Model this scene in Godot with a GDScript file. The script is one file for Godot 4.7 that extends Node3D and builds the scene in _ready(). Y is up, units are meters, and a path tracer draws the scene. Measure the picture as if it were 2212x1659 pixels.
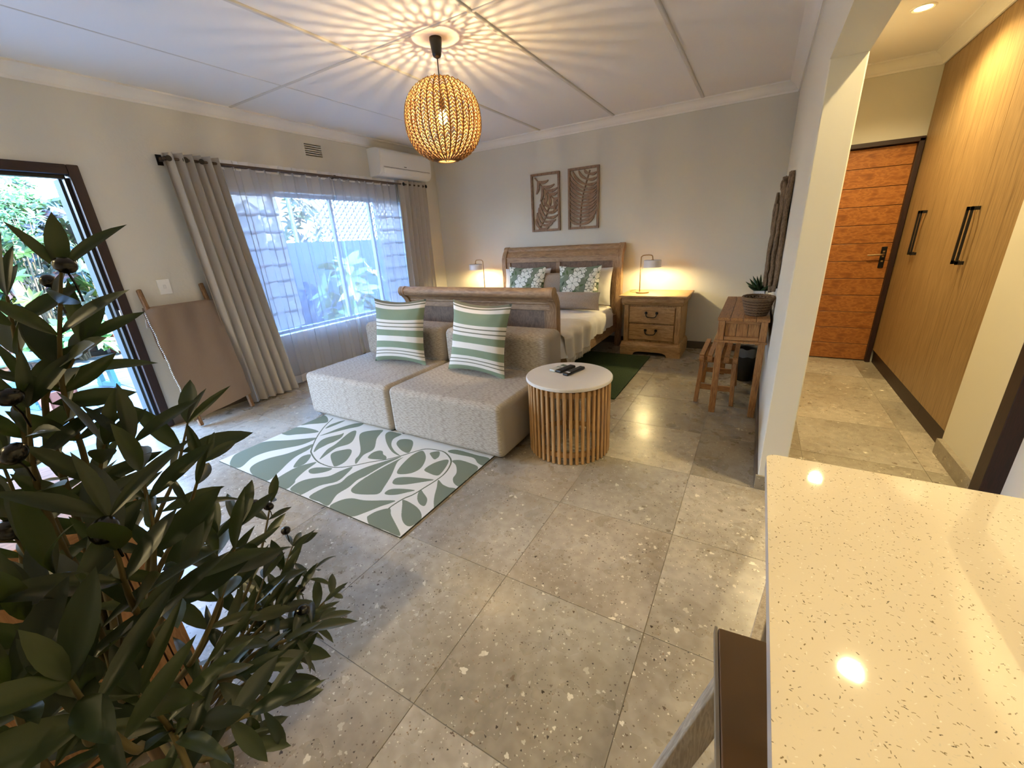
extends Node3D
# A furnished garden studio: bed, sofa, pendant lamp, entrance hall and kitchen counter.
# World: x runs along the back wall, z towards the kitchen, floor at y = 0.

const RW = 4.561      # partition wall face
const CEIL = 2.69
const HB = 2.037      # underside of the beam
const ZE = 3.017      # end of the partition wall
const VIEW_FROM = Vector3(4.407, 1.426, 5.400)       # where the photograph was taken
const VIEW_TURN = Vector3(-0.3451, 0.5432, -0.0588)

var rng := RandomNumberGenerator.new()
var cam: Camera3D
var used := {}
var TX := {}
var MT := {}

# ------------------------------------------------------------------ mesh helpers
func nb():
	var s = SurfaceTool.new()
	s.begin(Mesh.PRIMITIVE_TRIANGLES)
	return s

func vx(s, p, n, uv = Vector2.ZERO):
	s.set_normal(n)
	s.set_uv(uv)
	s.add_vertex(p)

func tri(s, a, b, c, na, nbb, nc, ua = Vector2.ZERO, ub = Vector2.ZERO, uc = Vector2.ZERO):
	if (b - a).cross(c - a).dot(na + nbb + nc) > 0.0:
		vx(s, a, na, ua); vx(s, c, nc, uc); vx(s, b, nbb, ub)
	else:
		vx(s, a, na, ua); vx(s, b, nbb, ub); vx(s, c, nc, uc)

func quad(s, a, b, c, d, n):
	tri(s, a, b, c, n, n, n, Vector2(0, 0), Vector2(1, 0), Vector2(1, 1))
	tri(s, a, c, d, n, n, n, Vector2(0, 0), Vector2(1, 1), Vector2(0, 1))

func bx(s, c, sz, bs = Basis()):
	var h = sz * 0.5
	for ax in 3:
		for sg in [-1.0, 1.0]:
			var n = Vector3.ZERO
			n[ax] = sg
			var u = Vector3.ZERO
			u[(ax + 1) % 3] = h[(ax + 1) % 3]
			var v = Vector3.ZERO
			v[(ax + 2) % 3] = h[(ax + 2) % 3]
			var o = n * h[ax]
			quad(s, c + bs * (o - u - v), c + bs * (o + u - v), c + bs * (o + u + v), c + bs * (o - u + v), bs * n)

func bb(s, lo, hi):          # box from two corners
	bx(s, (lo + hi) * 0.5, hi - lo)

func rb(s, c, sz, r, bs = Basis(), seg = 1):   # box with rounded edges
	var h = sz * 0.5
	r = minf(r, minf(h.x, minf(h.y, h.z)) * 0.999)
	var co = []
	for ax in 3:
		var l = []
		for k in seg + 1:
			l.append(-h[ax] + r * (1.0 - tan(PI / 4 * (1.0 - float(k) / seg))))
		for k in range(seg, -1, -1):
			l.append(h[ax] - r * (1.0 - tan(PI / 4 * (1.0 - float(k) / seg))))
		co.append(l)
	for ax in 3:
		var b = (ax + 1) % 3
		var d = (ax + 2) % 3
		for sg in [-1.0, 1.0]:
			var P = []
			var N = []
			for i in co[b].size():
				for j in co[d].size():
					var p = Vector3.ZERO
					p[ax] = sg * h[ax]
					p[b] = co[b][i]
					p[d] = co[d][j]
					var q = Vector3(clampf(p.x, -h.x + r, h.x - r), clampf(p.y, -h.y + r, h.y - r), clampf(p.z, -h.z + r, h.z - r))
					var n = (p - q).normalized()
					P.append(c + bs * (q + n * r))
					N.append(bs * n)
			var m = co[d].size()
			for i in co[b].size() - 1:
				for j in m - 1:
					var k = i * m + j
					tri(s, P[k], P[k + m], P[k + m + 1], N[k], N[k + m], N[k + m + 1])
					tri(s, P[k], P[k + m + 1], P[k + 1], N[k], N[k + m + 1], N[k + 1])

func grid(s, P, nu, nv, out = Vector3.ZERO, wrap = false, flip = false):   # P[(i)*(nv+1)+j]; smooth normals from the grid; u along i
	var N = []
	for i in nu + 1:
		for j in nv + 1:
			var i0 = i - 1 if i > 0 else (nu - 1 if wrap else 0)
			var i1 = i + 1 if i < nu else (1 if wrap else nu)
			var j0 = maxi(j - 1, 0)
			var j1 = mini(j + 1, nv)
			var du = P[i1 * (nv + 1) + j] - P[i0 * (nv + 1) + j]
			var dv = P[i * (nv + 1) + j1] - P[i * (nv + 1) + j0]
			var n = du.cross(dv)
			n = n.normalized() if n.length() > 1e-12 else Vector3.UP
			if flip: n = -n
			if out != Vector3.ZERO and n.dot(out) < 0: n = -n
			N.append(n)
	for i in nu:
		for j in nv:
			var a = i * (nv + 1) + j
			var b = a + nv + 1
			var ua = Vector2(float(i) / nu, float(j) / nv)
			var ub = Vector2(float(i + 1) / nu, float(j) / nv)
			var uc = Vector2(float(i + 1) / nu, float(j + 1) / nv)
			var ud = Vector2(float(i) / nu, float(j + 1) / nv)
			tri(s, P[a], P[b], P[b + 1], N[a], N[b], N[b + 1], ua, ub, uc)
			tri(s, P[a], P[b + 1], P[a + 1], N[a], N[b + 1], N[a + 1], ua, uc, ud)

func tube(s, pts, r, seg = 8, caps = true):     # r: number or array
	var n = pts.size()
	var up = Vector3.UP
	var t0 = (pts[1] - pts[0]).normalized()
	if absf(t0.dot(up)) > 0.95: up = Vector3.RIGHT
	var P = []
	var N = []
	var x = t0.cross(up).normalized()
	for i in n:
		var t = (pts[mini(i + 1, n - 1)] - pts[maxi(i - 1, 0)]).normalized()
		x = (x - t * x.dot(t)).normalized()
		var y = t.cross(x)
		var rr = r[i] if r is Array else r
		for k in seg + 1:
			var a = TAU * k / seg
			var d = x * cos(a) + y * sin(a)
			P.append(pts[i] + d * rr)
			N.append(d)
	for i in n - 1:
		for k in seg:
			var a = i * (seg + 1) + k
			var b = a + seg + 1
			tri(s, P[a], P[b], P[b + 1], N[a], N[b], N[b + 1])
			tri(s, P[a], P[b + 1], P[a + 1], N[a], N[b + 1], N[a + 1])
	if caps:
		for e in [0, n - 1]:
			var nn = (pts[0] - pts[1]).normalized() if e == 0 else (pts[n - 1] - pts[n - 2]).normalized()
			for k in seg:
				tri(s, pts[e], P[e * (seg + 1) + k], P[e * (seg + 1) + k + 1], nn, nn, nn)

func lathe(s, prof, c, seg = 24, bs = Basis()):   # prof: Vector2(radius, height); each stretch keeps its own slope
	for i in prof.size() - 1:
		var a = prof[i]
		var b = prof[i + 1]
		var d = (b - a).normalized()
		var n2 = Vector2(d.y, -d.x)
		for k in seg:
			var c0 = Vector3(cos(TAU * k / seg), 0, sin(TAU * k / seg))
			var c1 = Vector3(cos(TAU * (k + 1) / seg), 0, sin(TAU * (k + 1) / seg))
			var y = Vector3.UP
			var m0 = bs * (c0 * n2.x + y * n2.y)
			var m1 = bs * (c1 * n2.x + y * n2.y)
			var p0 = c + bs * (c0 * a.x + y * a.y)
			var p1 = c + bs * (c1 * a.x + y * a.y)
			var p2 = c + bs * (c1 * b.x + y * b.y)
			var p3 = c + bs * (c0 * b.x + y * b.y)
			if b.x > 1e-6: tri(s, p0, p2, p3, m0, m1, m0)
			if a.x > 1e-6: tri(s, p0, p1, p2, m0, m1, m1)

func ball(s, c, r, seg = 14, sc = Vector3.ONE, bs = Basis()):
	var P = []
	var N = []
	var nv = seg / 2
	for i in seg + 1:
		for j in nv + 1:
			var a = TAU * i / seg
			var b = PI * j / nv - PI / 2
			var d = Vector3(cos(a) * cos(b), sin(b), sin(a) * cos(b))
			P.append(c + bs * (d * sc * r))
			N.append((bs * (d / sc)).normalized())
	for i in seg:
		for j in nv:
			var a = i * (nv + 1) + j
			var b = a + nv + 1
			if j > 0: tri(s, P[a], P[b], P[b + 1], N[a], N[b], N[b + 1])
			if j < nv - 1: tri(s, P[a], P[b + 1], P[a + 1], N[a], N[b + 1], N[a + 1])

func extr(s, poly, d0, d1, xf = Transform3D(), smooth = false):   # polygon in xy pushed from z = d0 to d1
	var idx = Geometry2D.triangulate_polygon(PackedVector2Array(poly))
	for z in [d0, d1]:
		var n = xf.basis * Vector3(0, 0, signf(z - (d0 + d1) * 0.5))
		for k in range(0, idx.size(), 3):
			var t = []
			for e in 3: t.append(xf * Vector3(poly[idx[k + e]].x, poly[idx[k + e]].y, z))
			tri(s, t[0], t[1], t[2], n, n, n)
	var m = poly.size()
	var area = 0.0
	for i in m: area += poly[i].cross(poly[(i + 1) % m])
	var sg = 1.0 if area > 0 else -1.0
	var NN = []
	for i in m:
		var e = (poly[(i + 1) % m] - poly[i]).normalized() * sg
		NN.append(xf.basis * Vector3(e.y, -e.x, 0))
	for i in m:
		var j = (i + 1) % m
		var na = NN[i]
		var nj = NN[i]
		if smooth:
			na = (NN[i] + NN[(i + m - 1) % m]).normalized() if NN[i].dot(NN[(i + m - 1) % m]) > 0.5 else NN[i]
			nj = (NN[i] + NN[j]).normalized() if NN[i].dot(NN[j]) > 0.5 else NN[i]
		var a = xf * Vector3(poly[i].x, poly[i].y, d0)
		var b = xf * Vector3(poly[j].x, poly[j].y, d0)
		var c = xf * Vector3(poly[j].x, poly[j].y, d1)
		var d = xf * Vector3(poly[i].x, poly[i].y, d1)
		tri(s, a, b, c, na, nj, nj)
		tri(s, a, c, d, na, nj, na)

func curve2(pts, sub = 5, closed = true):       # Catmull-Rom through 2D points
	var o = []
	var n = pts.size()
	for i in (n if closed else n - 1):
		var p0 = pts[(i - 1 + n) % n] if closed else pts[maxi(i - 1, 0)]
		var p1 = pts[i]
		var p2 = pts[(i + 1) % n]
		var p3 = pts[(i + 2) % n] if closed else pts[mini(i + 2, n - 1)]
		for k in sub: o.append(p1.cubic_interpolate(p2, p0, p3, float(k) / sub))
	if not closed: o.append(pts[n - 1])
	return o

func curve3(pts, sub = 5):
	var o = []
	var n = pts.size()
	for i in n - 1:
		for k in sub: o.append(pts[i].cubic_interpolate(pts[i + 1], pts[maxi(i - 1, 0)], pts[mini(i + 2, n - 1)], float(k) / sub))
	o.append(pts[n - 1])
	return o

# ------------------------------------------------------------------ node helpers
func numbered(nm):
	if not used.has(nm):
		used[nm] = 0
		return nm
	used[nm] += 1
	return "%s_%03d" % [nm, used[nm]]

func put(nm, mesh, mat, parent):
	var o = MeshInstance3D.new()
	o.name = numbered(nm) if parent == self else nm
	o.mesh = mesh
	o.material_override = mat
	parent.add_child(o, true)
	return o

func ob(nm, s, mat, parent = self):
	return put(nm, s.commit() if s is SurfaceTool else s, mat, parent)

func thing(nm, label, cat, at = Vector3.ZERO, turn = 0.0, group = ""):
	var o = Node3D.new()
	o.name = numbered(nm)
	add_child(o)
	o.position = at
	o.rotation.y = turn
	return tag(o, label, cat, group)

func tag(o, label, cat, group = "", kind = ""):
	o.set_meta("label", label)
	o.set_meta("category", cat)
	if group: o.set_meta("group", group)
	if kind: o.set_meta("kind", kind)
	return o

func struct(nm, s, mat, label, cat):
	var o = ob(nm, s, mat, self)
	return tag(o, label, cat, "", "structure")

func boxm(sz):
	var s = nb()
	bx(s, Vector3.ZERO, sz)
	return s.commit()

# ------------------------------------------------------------------ material helpers
func noise_tex(key, colors, stops, freq = 0.02, size = 512, type = FastNoiseLite.TYPE_SIMPLEX_SMOOTH, oct = 4, sd = 1):
	if TX.has(key): return TX[key]
	var f = FastNoiseLite.new()
	f.noise_type = type
	f.frequency = freq
	f.fractal_octaves = oct
	f.seed = sd
	var g = Gradient.new()
	g.colors = PackedColorArray(colors)
	g.offsets = PackedFloat32Array(stops)
	var t = NoiseTexture2D.new()
	t.width = size
	t.height = size
	t.seamless = true
	t.noise = f
	t.color_ramp = g
	TX[key] = t
	return t

func mat(key, col, rough = 0.6, opt = {}):
	if MT.has(key): return MT[key]
	var m = StandardMaterial3D.new()
	m.resource_name = key
	m.albedo_color = col
	m.roughness = rough
	for k in opt: m.set(k, opt[k])
	MT[key] = m
	return m

func trip(m, sc, off = Vector3.ZERO, world = false):
	m.uv1_triplanar = true
	m.uv1_world_triplanar = world
	m.uv1_scale = sc
	m.uv1_offset = off
	m.uv1_triplanar_sharpness = 8.0
	return m

func bump(m, key, freq, amount, oct = 3, type = FastNoiseLite.TYPE_SIMPLEX_SMOOTH):
	m.heightmap_enabled = true
	m.heightmap_texture = noise_tex("h_" + key, [Color.BLACK, Color.WHITE], [0.0, 1.0], freq, 512, type, oct, 7)
	m.heightmap_scale = amount
	return m

func wood(key, dark, mid, light, axis, rough = 0.55, fine = 6.0, along = 0.5, off = Vector3.ZERO):
	var k = "%s_%d_%s" % [key, axis, str(off.x)]
	if MT.has(k): return MT[k]
	var m = mat(k, Color.WHITE, rough)
	m.albedo_texture = noise_tex("w_" + key, [dark, mid, light, mid.lerp(dark, 0.35), light], [0.12, 0.38, 0.55, 0.66, 0.9], 0.016, 512, FastNoiseLite.TYPE_SIMPLEX_SMOOTH, 5, 3)
	var sc = Vector3.ONE * fine
	sc[axis] = along
	trip(m, sc, off)
	bump(m, "grain", 0.03, 0.008, 4)
	return m

func img_tex(im):
	return ImageTexture.create_from_image(im)

func pix(u, v, dist):        # a point of the place at this distance along a sight line
	var d = Vector3((u - 1106.0) / 873.5, -(v - 829.5) / 873.5, -1.0).normalized()
	return VIEW_FROM + Basis.from_euler(VIEW_TURN) * (d * dist)

# ------------------------------------------------------------------ scene
func _ready():
	rng.seed = 20
	cam = Camera3D.new()
	cam.name = "camera"
	cam.keep_aspect = Camera3D.KEEP_HEIGHT
	cam.fov = 87.05
	cam.position = Vector3(4.407, 1.426, 5.400)
	cam.rotation = Vector3(-0.3451, 0.5432, -0.0588)
	cam.near = 0.02
	cam.far = 200.0
	add_child(cam)
	cam.make_current()
	var env = Environment.new()
	var sky = Sky.new()
	var sm = ProceduralSkyMaterial.new()
	sm.sky_top_color = Color(0.46, 0.68, 0.98)
	sm.sky_horizon_color = Color(0.87, 0.94, 1.0)
	sm.sky_curve = 0.22
	sm.ground_bottom_color = Color(0.30, 0.33, 0.30)
	sm.ground_horizon_color = Color(0.60, 0.68, 0.70)
	sm.energy_multiplier = 4.4
	sky.sky_material = sm
	env.background_mode = Environment.BG_SKY
	env.sky = sky
	env.tonemap_mode = Environment.TONE_MAPPER_LINEAR
	env.tonemap_exposure = 7.5
	env.sdfgi_enabled = true
	env.ssao_enabled = true
	env.ssil_enabled = true
	var we = WorldEnvironment.new()
	we.name = "world_environment"
	we.environment = env
	add_child(we)
	var sun = DirectionalLight3D.new()
	sun.name = "sun"
	sun.light_color = Color(1.0, 0.96, 0.88)
	sun.light_energy = 1.1
	sun.light_angular_distance = 0.6
	sun.shadow_enabled = true
	sun.sky_mode = DirectionalLight3D.SKY_MODE_LIGHT_ONLY
	add_child(sun)
	sun.look_at_from_position(Vector3(6, 6.4, -4.5), Vector3.ZERO)
	materials()
	build_shell()
	build_floor()
	build_openings()
	build_hall()
	build_bed()
	build_sofa()
	build_curtains()
	build_wall_things()
	build_small_furniture()
	build_lamps()
	build_kitchen()
	build_cabinet()
	build_olive()
	build_garden()
const RUG_LEAVES = [
	[-8,404,-66,265,-35,183,63,193,169,264,127,314,54,362],
	[-12,574,-23,489,23,438,149,414,268,422,233,472,135,538,77,578],
	[1,904,-10,781,42,705,186,622,331,514,367,519,354,632,279,729,206,824,192,925,255,1041,150,1057,28,976],
	[342,1022,302,954,319,867,380,769,410,657,426,587,476,653,487,768,527,861,575,945,619,1043,572,1065,458,1060],
	[568,821,529,749,555,701,591,720,630,770,648,817,621,872],
	[242,297,251,245,262,208,293,179,291,275,270,361],
	[348,473,362,386,378,299,425,186,498,154,510,211,462,277,404,376],
	[550,668,453,561,429,478,486,383,492,352,543,414,553,490,542,535,541,611],
	[692,720,615,602,597,510,533,335,557,281,661,389,695,466,659,545,676,635],
	[679,354,631,291,661,235,755,179,790,236,832,313,943,442,942,537,994,647,938,607,911,551,849,485],
	[721,649,698,601,732,549,770,520,814,536,863,596,898,669,888,734,837,719],
	[752,842,773,801,876,760,895,786,872,827,829,863,787,867],
	[665,1050,641,975,636,865,668,797,709,756,740,868,779,958,812,990,832,1053,780,1060],
	[857,1049,831,971,864,909,951,839,970,762,1002,685,1040,759,1060,855,997,939,981,1051,956,1054],
	[1045,1045,1047,933,1092,858,1073,773,1090,665,1143,557,1218,434,1192,576,1183,721,1171,784,1188,866,1187,953,1234,1050,1152,1050],
	[1228,882,1204,823,1197,734,1207,590,1236,438,1249,508,1337,649,1396,768,1419,825,1389,856,1290,895],
	[1006,553,977,487,997,442,1031,438,1070,468,1114,482,1141,514,1082,541],
	[941,317,839,228,833,174,910,169,962,174,958,257,1015,335,1104,393,1201,431,1137,425,1057,391],
	[1034,301,1016,245,1065,215,1125,222,1184,285,1229,372,1173,374,1102,346],
	[1354,613,1311,542,1277,407,1284,324,1314,310,1394,376,1450,478,1450,549,1414,594],
	[1490,500,1490,418,1524,350,1561,332,1595,391,1623,487,1614,520,1552,520],
	[1374,307,1404,270,1431,269,1467,321,1465,366,1407,337],
	[1591,330,1637,298,1739,303,1797,318,1820,367,1819,480,1829,555,1776,545,1732,502,1711,437,1650,365],
	[1476,225,1529,190,1699,193,1812,196,1823,286,1771,279,1703,235,1594,241,1506,246],
	[1398,696,1393,652,1458,612,1567,580,1630,568,1578,620,1494,690,1431,716],
	[1448,812,1448,769,1501,735,1597,707,1571,744,1530,789,1483,815],
	[1645,734,1625,686,1667,707,1728,743,1759,797,1731,803,1686,779],
	[1656,556,1714,583,1767,592,1828,597,1830,778,1801,769,1748,701,1701,624],
	[1248,1051,1255,985,1303,938,1403,914,1557,840,1555,873,1528,916,1492,992,1447,1057,1336,1068],
	[1538,1027,1529,1003,1544,953,1591,908,1644,948,1795,1033,1798,1056,1699,1055,1611,1066],
	[1706,931,1632,850,1600,812,1661,814,1734,832,1790,863,1821,903,1811,968,1766,970]]
const RUG_STEM = [143,193,232,347,349,500,492,645,555,689,691,742,805,755,900,743,989,681,1065,592,1151,510,1210,426,1252,350,1302,280,1380,257,1460,256,1552,304,1606,365,1644,468,1647,560,1634,656,1620,746,1595,806,1584,889,1587,910]

func terrazzo():
	# stone chips in a mottled ground, 2.4 m across
	var n = FastNoiseLite.new()
	n.seed = 5
	n.frequency = 0.006
	n.fractal_octaves = 5
	var g = n.get_seamless_image(384, 384)
	var n2 = FastNoiseLite.new()
	n2.seed = 9
	n2.frequency = 0.09
	n2.fractal_octaves = 3
	var g2 = n2.get_seamless_image(384, 384)
	var im = Image.create(384, 384, false, Image.FORMAT_RGB8)
	for y in 384:
		for x in 384:
			var t = g.get_pixel(x, y).r
			var d = (g2.get_pixel(x, y).r - 0.5) * 0.10
			var c = Color(0.555, 0.517, 0.455).lerp(Color(0.660, 0.630, 0.575), clampf(t * 1.5 - 0.25, 0, 1))
			im.set_pixel(x, y, Color(c.r + d, c.g + d, c.b + d))
	im.resize(2048, 2048, Image.INTERPOLATE_CUBIC)
	var r = RandomNumberGenerator.new()
	r.seed = 77
	var tones = [Color(0.83, 0.80, 0.74), Color(0.78, 0.75, 0.69), Color(0.72, 0.69, 0.63), Color(0.42, 0.37, 0.31), Color(0.47, 0.42, 0.35), Color(0.36, 0.30, 0.24), Color(0.22, 0.19, 0.16), Color(0.53, 0.45, 0.36), Color(0.56, 0.53, 0.48)]
	for k in 16000:
		var rad = 1.0 + 1.6 * r.randf()
		if k % 13 == 0: rad = 3.0 + 3.5 * r.randf()
		if k % 110 == 0: rad = 6.0 + 6.5 * r.randf()
		var cx = r.randi() % 2048
		var cy = r.randi() % 2048
		var c = tones[r.randi() % tones.size()]
		if rad > 5.0 and r.randf() < 0.9: c = tones[[0, 1, 2, 8, 4][r.randi() % 5]]
		var a = r.randf() * TAU
		var el = 0.45 + 0.5 * r.randf()
		var w1 = r.randf() * TAU
		var w2 = r.randf() * TAU
		var R = int(ceil(rad * 1.4))
		var ca = cos(a)
		var sa = sin(a)
		for y in range(-R, R + 1):
			for x in range(-R, R + 1):
				var px = x * ca + y * sa
				var py = (-x * sa + y * ca) / el
				var an = atan2(py, px)
				if sqrt(px * px + py * py) < rad * (1.0 + 0.22 * sin(3 * an + w1) + 0.14 * sin(5 * an + w2)):
					im.set_pixel((cx + x + 2048) % 2048, (cy + y + 2048) % 2048, c)
	return img_tex(im)

func quartz():
	var im = Image.create(1024, 1024, false, Image.FORMAT_RGB8)
	im.fill(Color(0.85, 0.80, 0.71))
	var r = RandomNumberGenerator.new()
	r.seed = 31
	for k in 7000:
		var cx = r.randi() % 1024
		var cy = r.randi() % 1024
		var sh = r.randf()
		var c = Color(0.80, 0.765, 0.70)
		if sh < 0.34: c = Color(0.47, 0.40, 0.29)
		elif sh < 0.44: c = Color(0.30, 0.26, 0.21)
		elif sh < 0.62: c = Color(0.93, 0.91, 0.87)
		var a = r.randf() * TAU
		var L = 2 + r.randi() % 5
		for t in L:
			var x = (cx + int(round(t * cos(a))) + 1024) % 1024
			var y = (cy + int(round(t * sin(a))) + 1024) % 1024
			im.set_pixel(x, y, c)
			if k % 3 == 0: im.set_pixel((x + 1) % 1024, y, c)
	return img_tex(im)

func fill_poly(im, poly, c):
	var lo = poly[0]
	var hi = poly[0]
	for p in poly:
		lo = lo.min(p)
		hi = hi.max(p)
	for y in range(maxi(int(lo.y), 0), mini(int(hi.y) + 1, im.get_height() - 1) + 1):
		var xs = []
		for i in poly.size():
			var a = poly[i]
			var b = poly[(i + 1) % poly.size()]
			if (a.y <= y) != (b.y <= y): xs.append(a.x + (y - a.y) / (b.y - a.y) * (b.x - a.x))
		xs.sort()
		for k in range(0, xs.size() - 1, 2):
			var x0 = clampi(int(round(xs[k])), 0, im.get_width())
			var x1 = clampi(int(round(xs[k + 1])), 0, im.get_width())
			if x1 > x0: im.fill_rect(Rect2i(x0, y, x1 - x0, 1), c)

func rug_print():
	var W = 1100
	var H = 640
	var sc = W / 1820.0
	var im = Image.create(W, H, false, Image.FORMAT_RGB8)
	im.fill(Color(0.80, 0.785, 0.735))
	for l in RUG_LEAVES:
		var p = []
		for i in range(0, l.size(), 2): p.append(Vector2(l[i], l[i + 1]) * sc)
		fill_poly(im, curve2(p, 5), Color(0.43, 0.455, 0.375))
	var p = []
	for i in range(0, RUG_STEM.size(), 2): p.append(Vector2(RUG_STEM[i], RUG_STEM[i + 1]) * sc)
	for q in curve2(p, 40, false): im.fill_rect(Rect2i(int(q.x) - 2, int(q.y) - 2, 5, 5), Color(0.36, 0.375, 0.29))
	return img_tex(im)

func stripe_print():
	var im = Image.create(64, 512, false, Image.FORMAT_RGB8)
	var cream = Color(0.83, 0.81, 0.77)
	im.fill(cream)
	var green = Color(0.475, 0.53, 0.435)
	var dark = Color(0.42, 0.42, 0.35)
	for b in [[0.0, 0.04, dark], [0.055, 0.075, dark], [0.13, 0.31, green], [0.355, 0.372, dark], [0.415, 0.432, dark], [0.475, 0.575, green], [0.665, 0.775, green], [0.82, 0.835, dark], [0.87, 0.885, dark], [0.93, 1.0, green]]:
		im.fill_rect(Rect2i(0, int(b[0] * 512), 64, int((b[1] - b[0]) * 512)), b[2])
	return img_tex(im)

func floral_print():
	var N = 384
	var im = Image.create(N, N, false, Image.FORMAT_RGB8)
	im.fill(Color(0.47, 0.52, 0.43))
	var r = RandomNumberGenerator.new()
	r.seed = 12
	for k in 60:
		var c = Vector2(r.randf(), r.randf()) * N
		var a = r.randf() * TAU
		var p = []
		for t in 10:
			var w = sin(PI * t / 9.0) * 9.0
			p.append(c + Vector2(t * 6.0, w).rotated(a))
		for t in range(9, -1, -1): p.append(c + Vector2(t * 6.0, -sin(PI * t / 9.0) * 9.0).rotated(a))
		fill_poly(im, p, [Color(0.25, 0.32, 0.22), Color(0.58, 0.63, 0.52), Color(0.33, 0.42, 0.27), Color(0.71, 0.74, 0.66)][k % 4])
	for k in 30:
		var c = Vector2(fposmod(k * 0.382 + 0.1 * r.randf(), 1.0), fposmod(k * 0.236 + 0.1 * r.randf(), 1.0)) * N
		var R = 40.0 + 34.0 * r.randf()
		var a0 = r.randf() * TAU
		for e in 6:
			var a = a0 + TAU * e / 6
			for pass_ in 2:
				var p = []
				var gg = 3.0 if pass_ == 0 else 0.0
				for t in 9: p.append(c + Vector2(R * t / 8.0 + gg * 0.6, (sin(PI * pow(t / 8.0, 1.3)) * R * 0.30 + gg)).rotated(a))
				for t in range(8, -1, -1): p.append(c + Vector2(R * t / 8.0 + gg * 0.6, -(sin(PI * pow(t / 8.0, 1.3)) * R * 0.30 + gg)).rotated(a))
				fill_poly(im, p, Color(0.27, 0.31, 0.27) if pass_ == 0 else Color(0.90, 0.91, 0.87))
		fill_poly(im, [c + Vector2(-7, 0), c + Vector2(0, -7), c + Vector2(7, 0), c + Vector2(0, 7)], Color(0.34, 0.44, 0.33))
	return img_tex(im)

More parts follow.
